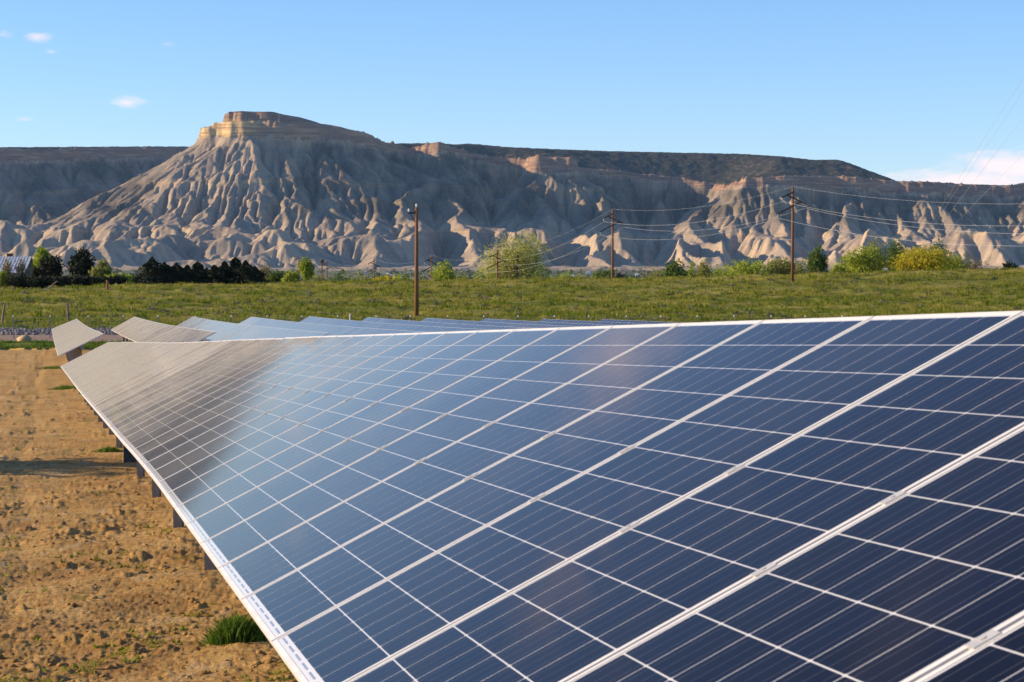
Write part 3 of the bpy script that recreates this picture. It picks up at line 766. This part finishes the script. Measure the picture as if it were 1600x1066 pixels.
# ---------------------------------------------------------------- vegetation
def leaf_mat(name,c1,c2,trans=.42):
    m,nt,b=new_mat(name,c1,.75,0,.2)
    a=ND(nt,'ShaderNodeAttribute',attribute_name='tone')
    c=MIX(nt,a.outputs['Fac'],c1,c2); nt.links.new(c,b.inputs['Base Color'])
    tr=ND(nt,'ShaderNodeBsdfTranslucent',{'Color':c}); mx=ND(nt,'ShaderNodeMixShader',{0:trans,1:b.outputs[0],2:tr.outputs[0]})
    nt.links.new(mx.outputs[0],nt.nodes['Material Output'].inputs['Surface'])
    return m
LM={'juniper':leaf_mat('juniper_needles',(.016,.022,.010),(.036,.042,.018),.1),
'rust':leaf_mat('rusty_juniper_needles',(.05,.032,.012),(.03,.03,.013),.1),
'spring':leaf_mat('spring_leaves',(.25,.31,.03),(.38,.43,.06)),
'lime':leaf_mat('lime_leaves',(.26,.33,.03),(.38,.43,.055)),
'olive':leaf_mat('olive_leaves',(.20,.215,.05),(.32,.32,.085)),
'willow':leaf_mat('willow_leaves',(.36,.36,.08),(.50,.48,.13)),
'green':leaf_mat('green_leaves',(.075,.125,.024),(.14,.20,.04)),
'gold':leaf_mat('golden_leaves',(.40,.34,.02),(.52,.45,.04)),
'twig':leaf_mat('pale_twigs',(.24,.19,.11),(.32,.27,.14),.2),
'sage':leaf_mat('sagebrush_leaves',(.14,.145,.06),(.24,.23,.11),.2),
'grass':leaf_mat('grass_blades',(.12,.17,.008),(.33,.285,.05)),
'tuft':leaf_mat('fresh_grass_blades',(.05,.11,.010),(.13,.20,.022))}
MBARK=noisy('bark',(.12,.085,.06),(.07,.052,.04),6,.95,stretch=(3,3,.6))
def leaves(C,size,rng,flat=.0,elong=1.5):
    n=len(C)
    a=rng.normal(size=(n,3)); a/=np.linalg.norm(a,axis=1)[:,None]
    b_=np.cross(a,rng.normal(size=(n,3))); b_/=np.linalg.norm(b_,axis=1)[:,None]
    s=(size*(.6+.8*rng.rand(n)))[:,None]
    P=np.stack([C-a*s*elong*.5,C+b_*s*.42,C+a*s*elong*.5,C-b_*s*.42],1)
    return P.reshape(-1,3),np.arange(4*n).reshape(n,4)
def tree(px,top,wpx,Y,style,label,form='round',n=2600,group='trees and bushes beyond the hill crest',bare=.0,leaf=.24,seed=None,name='tree',lob=None,cat=None,x=None,htop=None):
    x=XA(px,Y) if x is None else x; z=gz(x,Y); H=(ZA(top,Y) if htop is None else z+htop)-z; Wd=wpx/F*Y if htop is None else wpx
    rng=np.random.RandomState(seed if seed is not None else int(abs(px)*7+top)%9973)
    root=empty(name,(x,Y,z)); tag(root,label,cat or ('bush' if name=='bush' else 'tree'),group)
    tr=MB(); nl=lob or (9 if form=='round' else 7)
    cs=[]
    if form=='cone':
        k=n; t=rng.rand(k)**.9; rad=(1-t**1.7)**.9*(.55+.45*np.abs(np.sin(7*t+rng.rand()*6)))*Wd/2; th=rng.rand(k)*2*math.pi; rr=rad*np.sqrt(.25+.75*rng.rand(k))
        rr*=1+.28*np.sin(th*5+t*9)
        C=np.stack([rr*np.cos(th),rr*np.sin(th),.04*H+t*H*.96],-1); tr.tube([(0,0,-.3),(0,0,H*.9)],[.05*Wd+.03,.02],6)
    else:
        base=.16*H if form=='round' else .02*H
        C=[]; 
        for i in range(nl):
            th=i*2.4+rng.rand()*.9; q=math.sqrt((i+.5)/nl)*.68
            hz=base+(H-base)*(.30+.48*rng.rand()*(1.05-.5*q)); lr=Wd*(.19+.10*rng.rand()); lh=(H-base)*(.22+.1*rng.rand())
            if i==0: hz=H-lh*.95; q=.1
            if form=='low': hz=H*(.38+.25*rng.rand()*(1-q*.5)); lh=H*.36
            ctr=np.array([math.cos(th)*q*Wd/2*.95,math.sin(th)*q*Wd/2*.95,hz])
            ctr[2]=min(ctr[2],H-lh*.9)
            m_=n//nl; d=rng.normal(size=(m_,3)); d/=np.linalg.norm(d,axis=1)[:,None]; r_=(.35+.65*rng.rand(m_)**.45)[:,None]*(1+.25*np.sin(d[:,:1]*6+d[:,2:]*7))
            C.append(ctr+d*r_*np.array([lr,lr,lh])); cs.append(ctr)
            tr.tube([(0,0,H*.12),tuple(ctr*[.45,.45,.55]),tuple(ctr+[0,0,lh*.3])],[.022*H+.01,.014*H,.006*H],5)
        C=np.vstack(C); C[:,2]=np.maximum(C[:,2],.05)
        tr.tube([(0,0,-.4),(0,0,H*.2)],[.035*H+.02,.026*H+.01],7)
        if bare>0:
            for i in range(int(bare*60)):
                c_=cs[i%nl]; e=c_+rng.normal(size=3)*[Wd*.17,Wd*.17,H*.13]; e[2]=min(e[2],H*1.0)
                tr.tube([tuple(c_*.6),tuple((c_+e)/2),tuple(e)],[.03,.02,.012],4)
    C[:,2]*=H/np.percentile(C[:,2],99.3); C[:,:2]*=min(1.5,Wd/2/np.percentile(np.hypot(C[:,0],C[:,1]),98)) if form!='cone' else 1.
    tr.build('trunk',MBARK,root)
    V,Fq=leaves(C,leaf,rng)
    tone=np.repeat(np.clip(.5+.35*rng.normal(size=len(C))+.3*fbm(C[:,0]/1.2,C[:,2]/1.2,2,int(px)%50),0,1),4)
    mesh_np('crown',V,Fq,LM[style],root,attrs={'tone':tone})
    return root
# left: house shrubs and junipers
tree(66,389,30,305,'lime','bright lime-green tree rising behind the dark junipers near the house')
tree(80,401,42,290,'juniper','dark juniper with rusty side, just right of the metal-roofed house','low',3200)
tree(62,420,26,286,'rust','rust-tinged low bush at the foot of the dark junipers','low',1500,name='bush')
tree(126,391,44,288,'juniper','broad dark juniper, tallest on the left of the crest','round',3600)
tree(158,408,40,286,'olive','olive-green leafy shrub right of the broad dark juniper','round',2000,bare=.5)
tree(183,428,44,284,'spring','low light green bush at the end of the left shrubs','low',1300,name='bush')
tree(11,404,22,283,'twig','nearly bare pale shrub in front of the metal roof, under the chimney','round',700,bare=1,leaf=.14)
tree(34,404,24,283,'twig','second bare pale shrub in front of the metal roof, nearer the junipers','round',800,bare=1,leaf=.14)
tree(2,424,20,281,'spring','yellow-green bush at the very left edge below the metal roof','low',900,name='bush')
for i,(px,wd) in enumerate(((28,44),(62,50),(100,54),(140,50),(178,44))):
    tree(px,432,wd,279,'juniper',['dark hedge bush under the eave at far left','dark hedge bush below the rusty juniper','dark hedge bush between the two big junipers','dark hedge bush below the olive shrub','last dark hedge bush toward the marker post'][i],'low',1500,'dark hedge at left',name='bush')
jl=['tallest pointed juniper at the left end of the dark juniper row','second dark juniper from the left of the row','third dark juniper from the left of the row','fourth dark juniper, a narrow one','fifth dark juniper, mid row, with pointed top','sixth dark juniper, small one in the gap','seventh dark juniper from the left of the row','eighth dark juniper, brownish side','ninth dark juniper, pointed, near the right end','tenth dark juniper near the right end','last dark juniper at the right end of the row']
for i,(px,top,wd) in enumerate(((238,403,34),(257,411,28),(276,412,30),(293,415,24),(309,410,30),(323,420,22),(335,415,26),(351,409,28),(368,403,30),(384,408,28),(398,417,26))):
    tree(px,top,wd*1.8,290+(i%3)*3,'juniper',jl[i],'cone',3000,'row of dark junipers',leaf=.2)
# middle
tree(413,411,26,330,'twig','pale half-bare tree just right of the dark juniper row','round',900,bare=.8,leaf=.16)
tree(432,424,30,320,'green','dark green bush right of the juniper row','low',1400,name='bush')
tree(455,424,30,318,'spring','light green bush left of the slim light green tree','low',1500,name='bush')
tree(478,404,24,322,'lime','slim upright light green tree left of the dark stubby pole','round',2000)
tree(545,430,60,420,'olive','low olive bushy clump between two small distant poles','low',1600,name='bush')
tree(600,432,44,330,'gold','low yellowish bush left of the tall brown pole','low',1200,name='bush')
tree(693,411,48,345,'spring','round green bush right of the tall brown pole','round',2800,bare=.3)
tree(803,368,116,398,'willow','large pale yellow-green willow on the crest','round',12000,bare=1.6,leaf=.22,lob=19)
tree(765,424,38,392,'spring','bright green bush under the left side of the large willow','low',1300,name='bush')
tree(838,419,58,390,'green','dark green bush under the right side of the large willow','low',2000,name='bush')
tree(943,421,40,330,'green','green bush left of the crest power pole','low',1600,name='bush')
tree(968,427,24,332,'juniper','small dark bush right of the crest power pole','low',900,name='bush')
tree(1012,416,40,380,'twig','pale half-bare tree between crest power pole and green trees','round',1100,bare=.8,leaf=.18)
tree(1056,408,46,345,'green','dark green tree at mid right of the crest','round',2800,bare=.2)
tree(1080,412,26,350,'spring','light green tree tucked against the dark green one','round',1300)
tree(1099,408,32,352,'olive','pale olive tree with rounded crown at mid right','round',1800)
tree(1165,407,70,330,'spring','wide yellow-green bush left of the big power pole','low',3000,name='bush',lob=12)
tree(1215,404,56,332,'olive','wide olive-green bush behind the big power pole','round',2400)
tree(1277,387,36,318,'green','upright dark green poplar-like tree right of the big power pole','round',2600,bare=.2)
tree(1309,413,30,330,'spring','small green bush right of the upright dark tree','low',1100,name='bush')
tree(1350,386,64,325,'spring','yellow-green rounded tree left of the dark leafy one','round',3400,lob=12)
tree(1366,376,40,345,'olive','tall olive tree peeking above the yellow-green one','round',1700)
tree(1399,377,44,335,'green','dark green leafy tree between two yellow-green ones','round',3000)
tree(1442,387,110,322,'gold','broad golden-yellow rounded tree on the right','round',5600,lob=15)
tree(1464,376,40,345,'green','dark green tree rising behind the golden tree','round',1700)
tree(1500,398,46,335,'olive','olive bush at the right foot of the golden tree','round',1700,bare=.5)
tree(1523,404,38,325,'twig','sparse pale bush right of the golden tree','round',800,bare=1,leaf=.16)
tree(1577,410,30,318,'juniper','small dark round bush near the right edge of the crest','low',1100,name='bush')
tree(0,0,5.0,38.0,'green','small leafy tree beside the dirt, left of the picture','round',8000,group=None,leaf=.17,x=-18.6,htop=4.1,seed=5)
for px,top,wd,Y,st,lab in ((500,427,44,365,'olive','low olive bush between the slim light green tree and the stubby pole'),(530,425,40,390,'green','low dark green bush just right of the stubby pole'),(566,427,44,372,'olive','low olive bush just left of a small distant pole'),
 (628,430,40,350,'spring','low green bush close left of the tall brown pole'),(722,430,42,352,'olive','low olive bush between the round green bush and the willow'),(745,426,30,392,'spring','light green bush at the left foot of the willow'),
 (880,427,52,362,'spring','low light green bush to the right of the willow'),(912,428,40,372,'olive','low olive bush left of the crest power pole'),(1030,419,36,358,'olive','olive bush left of the dark green tree at mid right'),
 (1128,414,44,350,'spring','green bush between the pale olive tree and the wide yellow-green bush'),(1190,411,50,345,'spring','yellow-green bush between the wide bush and the big power pole'),(1246,406,44,340,'olive','olive bush just right of the big power pole'),
 (1325,402,44,335,'spring','yellow-green bush left of the rounded yellow-green tree'),(1420,398,50,340,'spring','yellow-green bush filling the gap left of the golden tree'),(1482,400,44,330,'spring','light green bush against the right side of the golden tree'),(200,432,30,292,'spring','light green bush left of the first pointed juniper')):
    tree(px,top,wd,Y,st,lab,'low',1700,name='bush',bare=.2)
# far valley woods
rng=np.random.RandomState(5); Cs=[];Ts=[]
for k in range(3600):
    Y=float(np.exp(rng.uniform(math.log(560),math.log(6000)))); x=rng.uniform(-.34,.34)*Y
    if fbm(np.array([x/260]),np.array([Y/420]),2,77)[0]<-.05: continue
    z=gz(x,Y); s=rng.uniform(2.2,5.0)*(1+Y/5000); m_=26
    d=rng.normal(size=(m_,3)); d/=np.linalg.norm(d,axis=1)[:,None]
    Cs.append(np.array([x,Y,z+s*.55])+d*np.array([s*.62,s*.62,s*.55])*(.5+.5*rng.rand(m_,1))); Ts.append(np.full((m_,2),(s*.38,rng.rand())))
Cs=np.vstack(Cs);Ts=np.vstack(Ts)
V,Fq=leaves(Cs,Ts[:,:1][:,0],rng,elong=1.2)
MFAR=leaf_mat('valley_foliage',(.05,.075,.025),(.15,.165,.05),.2)
o=mesh_np('valley_woods',V,Fq,MFAR,attrs={'tone':np.repeat(Ts[:,1],4)}); tag(o,kind='stuff')
# ---------------------------------------------------------------- hillside grass and sagebrush
def blades(P,h,wd,nb,rng,lean=.5):
    n=len(P); P=np.repeat(P,nb,0); hh=np.repeat(h,nb)*(.5+.7*rng.rand(n*nb)); ww=np.repeat(wd,nb)
    P=P+np.stack([rng.normal(size=n*nb)*ww,rng.normal(size=n*nb)*ww,np.zeros(n*nb)],-1)
    th=rng.rand(n*nb)*2*math.pi; bw=.16*hh+.01
    s_=np.stack([np.cos(th)*bw,np.sin(th)*bw,0*th],-1)
    tip=P+np.stack([rng.normal(size=n*nb)*hh*lean,rng.normal(size=n*nb)*hh*lean,hh],-1)
    V=np.stack([P-s_,P+s_,tip],1).reshape(-1,3); return V,np.arange(len(V)).reshape(-1,3)
rng=np.random.RandomState(8)
n=80000; Y=rng.uniform(182,318,n); X=rng.uniform(-.30,.30,n)*Y
keep=rng.rand(n)<np.clip(.55+1.1*fbm(X/5,Y/6,3,55),.06,1); X=X[keep];Y=Y[keep]
Z=full_z(X,Y)-.03; dryv=np.clip(.45+.85*fbm(X/12,Y/9,3,46)+.18*rng.normal(size=len(X))+.35*smooth01((Y-258)/22),0,1)
h=rng.uniform(.10,.30,len(X)); V,Fq=blades(np.stack([X,Y,Z],-1),h,np.full(len(X),.22),7,rng,.55)
o=mesh_np('hill_grass',V,Fq,LM['grass'],attrs={'tone':np.repeat(dryv,21)}); tag(o,kind='stuff')
n=9000; Y=rng.uniform(182,300,n); X=rng.uniform(-.30,.30,n)*Y; keep=rng.rand(n)<np.clip(.4+1.5*fbm(X/9,Y/7,3,59),.02,1); X=X[keep];Y=Y[keep]
V,Fq=blades(np.stack([X,Y,full_z(X,Y)-.03],-1),rng.uniform(.25,.55,len(X)),np.full(len(X),.26),11,rng,.5)
o=mesh_np('tall_hill_grass',V,Fq,LM['grass'],attrs={'tone':np.repeat(np.clip(rng.normal(.25,.25,len(X)),0,1),33)}); tag(o,kind='stuff')
n=1500; Y=rng.uniform(184,300,n); X=rng.uniform(-.30,.30,n)*Y; keep=rng.rand(n)<np.clip(.5+1.2*fbm(X/16,Y/14,2,56),.05,1); X=X[keep];Y=Y[keep]; Z=full_z(X,Y)
m_=46; s=rng.uniform(.18,.48,len(X)); d=rng.normal(size=(len(X),m_,3)); d/=np.linalg.norm(d,axis=2)[...,None]; d[...,2]=np.abs(d[...,2])
C=(np.stack([X,Y,Z],-1)[:,None]+d*(.5+.5*rng.rand(len(X),m_,1))*(s[:,None,None]*np.array([1.15,1.15,.8]))).reshape(-1,3)
V,Fq=leaves(C,np.repeat(s*.36,m_),rng); tn=np.repeat(rng.rand(len(X)),m_)
o=mesh_np('sagebrush',V,Fq,LM['sage'],attrs={'tone':np.repeat(tn,4)}); tag(o,kind='stuff')
# grass strip along the road and weeds
n=9000; Y=rng.uniform(157.5,167,n); X=rng.uniform(-.29,.05,n)*Y; keep=rng.rand(n)<np.clip(.5+1.4*fbm(X/4,Y/3,2,57),0,1); X=X[keep];Y=Y[keep]
V,Fq=blades(np.stack([X,Y,full_z(X,Y)-.02],-1),rng.uniform(.1,.28,len(X)),np.full(len(X),.2),6,rng,.5)
o=mesh_np('road_verge_grass',V,Fq,LM['tuft'],attrs={'tone':np.repeat(rng.rand(len(X)),18)}); tag(o,kind='stuff')
def tuft(px,py,Y,wd,hh,nb,label,sq=1.):
    x=XA(px,Y); z=float(full_z(np.array([x]),np.array([Y]))[0])
    r=np.random.RandomState(int(px)); n=nb
    P=np.stack([r.normal(size=n)*wd*.42,r.normal(size=n)*wd*.42*sq,np.zeros(n)],-1); P[:,2]=full_z(x+P[:,0],Y+P[:,1])-z-.02
    hb=hh*(.45+.55*r.rand(n))*np.exp(-((P[:,0]/wd)**2))
    th=r.rand(n)*6.283; bw=.0065+.004*r.rand(n); s_=np.stack([np.cos(th)*bw,np.sin(th)*bw,0*th],-1)
    ln=np.stack([r.normal(size=n)*.28*hb+P[:,0]*.25,r.normal(size=n)*.28*hb,0*hb],-1)
    mid=P+ln*.35+np.stack([0*hb,0*hb,hb*.6],-1); tip=P+ln+np.stack([0*hb,0*hb,hb],-1)
    V=np.stack([P-s_,P+s_,mid+s_*.8,mid-s_*.8,tip],1).reshape(-1,3); b0=np.arange(n)*5
    q=np.stack([b0,b0+1,b0+2,b0+3],-1); t=np.stack([b0+3,b0+2,b0+4],-1)
    o=mesh_np('grass_tuft',V,[q,t],LM['tuft'],attrs={'tone':np.repeat(r.rand(n),5)}); o.location=(x,Y,z); tag(o,label,'grass tuft','green tufts on the dirt'); return o
tuft(366,995,15.3,.19,.21,1700,'large bright green grass tuft at the low edge of the near panels')
tuft(102,590,92,.8,.2,700,'green grass patch beside the far end of the long row',1.2)
tuft(86,560,120,1.3,.22,700,'green grass patch under the lone panel table',1.2)
tuft(168,678,42,.28,.12,420,'small green weed beside the posts halfway along the row')
tuft(205,640,53,.3,.10,200,'small weed hidden by the low edge of the row')
n=2600; u=rng.rand(n); Y=1/(1/12.+u*(1/110.-1/12.)); X=XA(rng.uniform(-200,500,n),Y); keep=(fbm(X/1.1,Y/2.2,3,48)>.38)|(rng.rand(n)<.02); X=X[keep];Y=Y[keep]
V,Fq=blades(np.stack([X,Y,full_z(X,Y)-.004],-1),rng.uniform(.012,.05,len(X)),np.full(len(X),.025),5,rng,.7)
o=mesh_np('dirt_weeds',V,Fq,LM['grass'],attrs={'tone':np.repeat(np.clip(rng.normal(.55,.3,len(X)),0,1),15)}); tag(o,kind='stuff')
# ---------------------------------------------------------------- clods, stones
def rock_verts(r,seg=6):
    me=[]
    for i,(z,q) in enumerate(((-.55,.75),(.05,1.),(.55,.62))):
        for k in range(seg):
            t=2*math.pi*(k+.5*i)/seg; me.append((math.cos(t)*q*r.uniform(.7,1.2),math.sin(t)*q*r.uniform(.7,1.2),z*r.uniform(.7,1.3)))
    me.append((r.uniform(-.2,.2),r.uniform(-.2,.2),.85)); 
    f=[]
    for i in range(2):
        for k in range(seg): f+= [(i*seg+k,i*seg+(k+1)%seg,(i+1)*seg+k),(i*seg+(k+1)%seg,(i+1)*seg+(k+1)%seg,(i+1)*seg+k)]
    for k in range(seg): f.append((2*seg+k,2*seg+(k+1)%seg,3*seg))
    return np.array(me),np.array(f)
def scatter_rocks(name,X,Y,S,mat,rng,flat=.6,sink=.25):
    R=random.Random(3); protos=[rock_verts(R) for _ in range(8)]; Vs=[];Fs=[];o=0
    Z=full_z(X,Y)
    which=rng.randint(0,8,len(X)); th=rng.rand(len(X))*6.283
    for p in range(8):
        I=np.where(which==p)[0]; pv,pf=protos[p]
        c,s=np.cos(th[I]),np.sin(th[I])
        v=np.stack([(pv[None,:,0]*c[:,None]-pv[None,:,1]*s[:,None])*S[I,None],(pv[None,:,0]*s[:,None]+pv[None,:,1]*c[:,None])*S[I,None],pv[None,:,2]*S[I,None]*flat],-1)
        v+=np.stack([X[I],Y[I],Z[I]+S[I]*flat*(.55-sink)],-1)[:,None,:]
        Vs.append(v.reshape(-1,3)); Fs.append((pf[None]+(np.arange(len(I))*len(pv))[:,None,None]+o).reshape(-1,3)); o+=len(I)*len(pv)
    ob=mesh_np(name,np.vstack(Vs),np.vstack(Fs),mat,attrs={'zone':np.zeros((o,4))}); tag(ob,kind='stuff'); return ob
n=12000; u=rng.rand(n); Y=1/(1/11.+u*(1/115.-1/11.)); px=rng.uniform(-260,520,n); X=XA(px,Y); S=.003+.035*rng.rand(n)**10+.0001*Y
keep=(rng.rand(n)<np.clip(.45+1.3*fbm(X/.9,Y/1.6,3,58),.04,1)); scatter_rocks('dirt_clods',X[keep],Y[keep],S[keep],MGROUND,rng)
n=3600; Y=rng.uniform(175.5,184.5,n); X=rng.uniform(-.30,-.02,n)*Y; MRIP=noisy('grey_riprap',(.12,.115,.12),(.21,.195,.185),2.5,.9)
scatter_rocks('riprap_stones',X,Y,rng.uniform(.05,.19,n),MRIP,rng,.8,.1)
R=random.Random(11); v,f=rock_verts(R,9); o=mesh_np('boulder',v*np.array([.62,.5,.42]),f,noisy('tan_boulder',(.50,.36,.20),(.40,.28,.15),3,.9)); x=XA(38,168.); o.location=(x,168,gz(x,168)+.15); tag(o,'tan boulder beside the gravel road at far left','rock')
mb=MB(); 
for a,b_,r in(((-.9,0,.05),(.5,.1,.55),.06),((-.2,.05,.3),(.7,0,.95),.045),((-.5,0,.1),(.9,-.2,.2),.05)): mb.tube([a,b_],[r,r*.5],6)
o=mb.build('fallen_branch',noisy('bleached_wood',(.48,.33,.24),(.38,.27,.20),4,.9)); x=XA(78,262.); o.location=(x,262,gz(x,262)); o.scale=(1.3,1.3,1.3); tag(o,'bleached fallen branch on the crest in front of the junipers','branch')
# ---------------------------------------------------------------- buildings
def farmhouse(px,py,wpx,Y,label,wc,rc,hh=3.,chim=False,metal=False,dep=7.,extra=0):
    x=XA(px,Y); Wd=wpx/F*Y; z=gz(x,Y)
    root=empty('house',(x,Y,z)); tag(root,label,'house','scattered houses' if not metal else None)
    mw,_,_=new_mat('painted_wall',wc,.8); mr=noisy('roof_sheet',rc,tuple(c*.8 for c in rc),3,.5,metal=0)
    zr=(ZA(py,Y)-z) if metal else hh+1.8; ze=zr-(2.15 if metal else 1.8)
    mb=MB(); mb.box((-Wd/2+.3,-dep/2+.4,-.5),(Wd/2-.3,dep/2-.4,ze)); mb.add([(-Wd/2+.3,-dep/2+.4,ze),(-Wd/2+.3,dep/2-.4,ze),(-Wd/2+.3,0,zr-.15),(Wd/2-.3,-dep/2+.4,ze),(Wd/2-.3,dep/2-.4,ze),(Wd/2-.3,0,zr-.15)],[(0,2,1),(3,4,5)]); mb.build('wall',mw,root)
    mb=MB()
    for s in(-1,1):
        y0=s*(dep/2+.3); mb.add([(-Wd/2,y0,ze-.12),(Wd/2,y0,ze-.12),(Wd/2,0,zr),(-Wd/2,0,zr),(-Wd/2,y0,ze-.02),(Wd/2,y0,ze-.02),(Wd/2,0,zr+.1),(-Wd/2,0,zr+.1)],[(0,1,2,3),(4,5,6,7),(0,1,5,4),(1,2,6,5),(2,3,7,6),(3,0,4,7)])
    rf=mb.build('roof',mr,root)
    if metal:
        nrib=int(Wd/.42)
        mbr=MB(); dz=zr-ze+.02; a0=(-dep/2-.3)
        mbr.bar((0,a0,ze+.01),(0,-.02,zr+.12),.05,.03); mer=mbr.mesh('rib',mr)
        for k in range(nrib): inst('rib',mer,rf,Matrix.Translation((-Wd/2+.2+k*.42,0,0)))
        mb=MB(); cx=Wd/2-((50-15)/F*Y); mb.box((cx-.35,.1,zr-.7),(cx+.35,.8,zr+.42)); mb.box((cx-.42,.03,zr+.42),(cx+.42,.87,zr+.52)); mb.build('chimney',noisy('brick_chimney',(.16,.08,.055),(.11,.06,.045),6),rf)
        mb=MB(); mb.box((-Wd/2,-dep/2-1.6,ze-1.0),(Wd/2-1.,-dep/2-.25,ze-.72)); mb.build('eave_beam',MARM,root)
    mwn,_,_=new_mat('window_glass',(.03,.035,.04),.1,0,.5)
    for k in range(max(2,int(Wd/3.2))):
        mb=MB(); xx=-Wd/2+1.4+k*3.; 
        if xx+1>Wd/2-.5: break
        mb.box((xx,-dep/2+.37,1.0),(xx+1.,-dep/2+.395,2.2)); mb.build('window',mwn,root)
farmhouse(-10,402,120,306,'house with pale corrugated metal roof and small chimney at the left edge',(.16,.13,.11),(.60,.62,.66),metal=True,dep=8)
for i,(px,Y,wp,lab,wc,rc) in enumerate(((919,4300,7,'tiny white valley house right of the large willow',(.78,.77,.74),(.5,.5,.5)),(972,4100,8,'tiny white valley house just right of the crest power pole',(.8,.78,.75),(.55,.3,.22)),(960,3300,5,'tiny pale shed below the white house near the crest power pole',(.75,.74,.7),(.6,.6,.6)),(995,3500,5,'tiny white valley shed left of the half-bare pale tree',(.8,.8,.78),(.6,.6,.6)),
 (1548,3300,5,'tiny white valley house left of the small dark round bush',(.78,.77,.75),(.5,.5,.5)),(605,3600,4,'tiny white speck of a house left of the tall brown pole',(.8,.8,.78),(.6,.6,.6)),(572,4500,4,'tiny pale valley house behind the far power poles',(.75,.74,.72),(.5,.45,.4)),(895,3000,4,'tiny white shed right of the willow among valley trees',(.8,.8,.78),(.6,.6,.6)),(208,3800,8,'tiny pale barn in the valley between junipers and left shrubs',(.6,.58,.55),(.5,.5,.52)))):
    farmhouse(px,0,wp,Y,lab,wc,rc,hh=4.5)
print('script seconds',time.time()-T0)
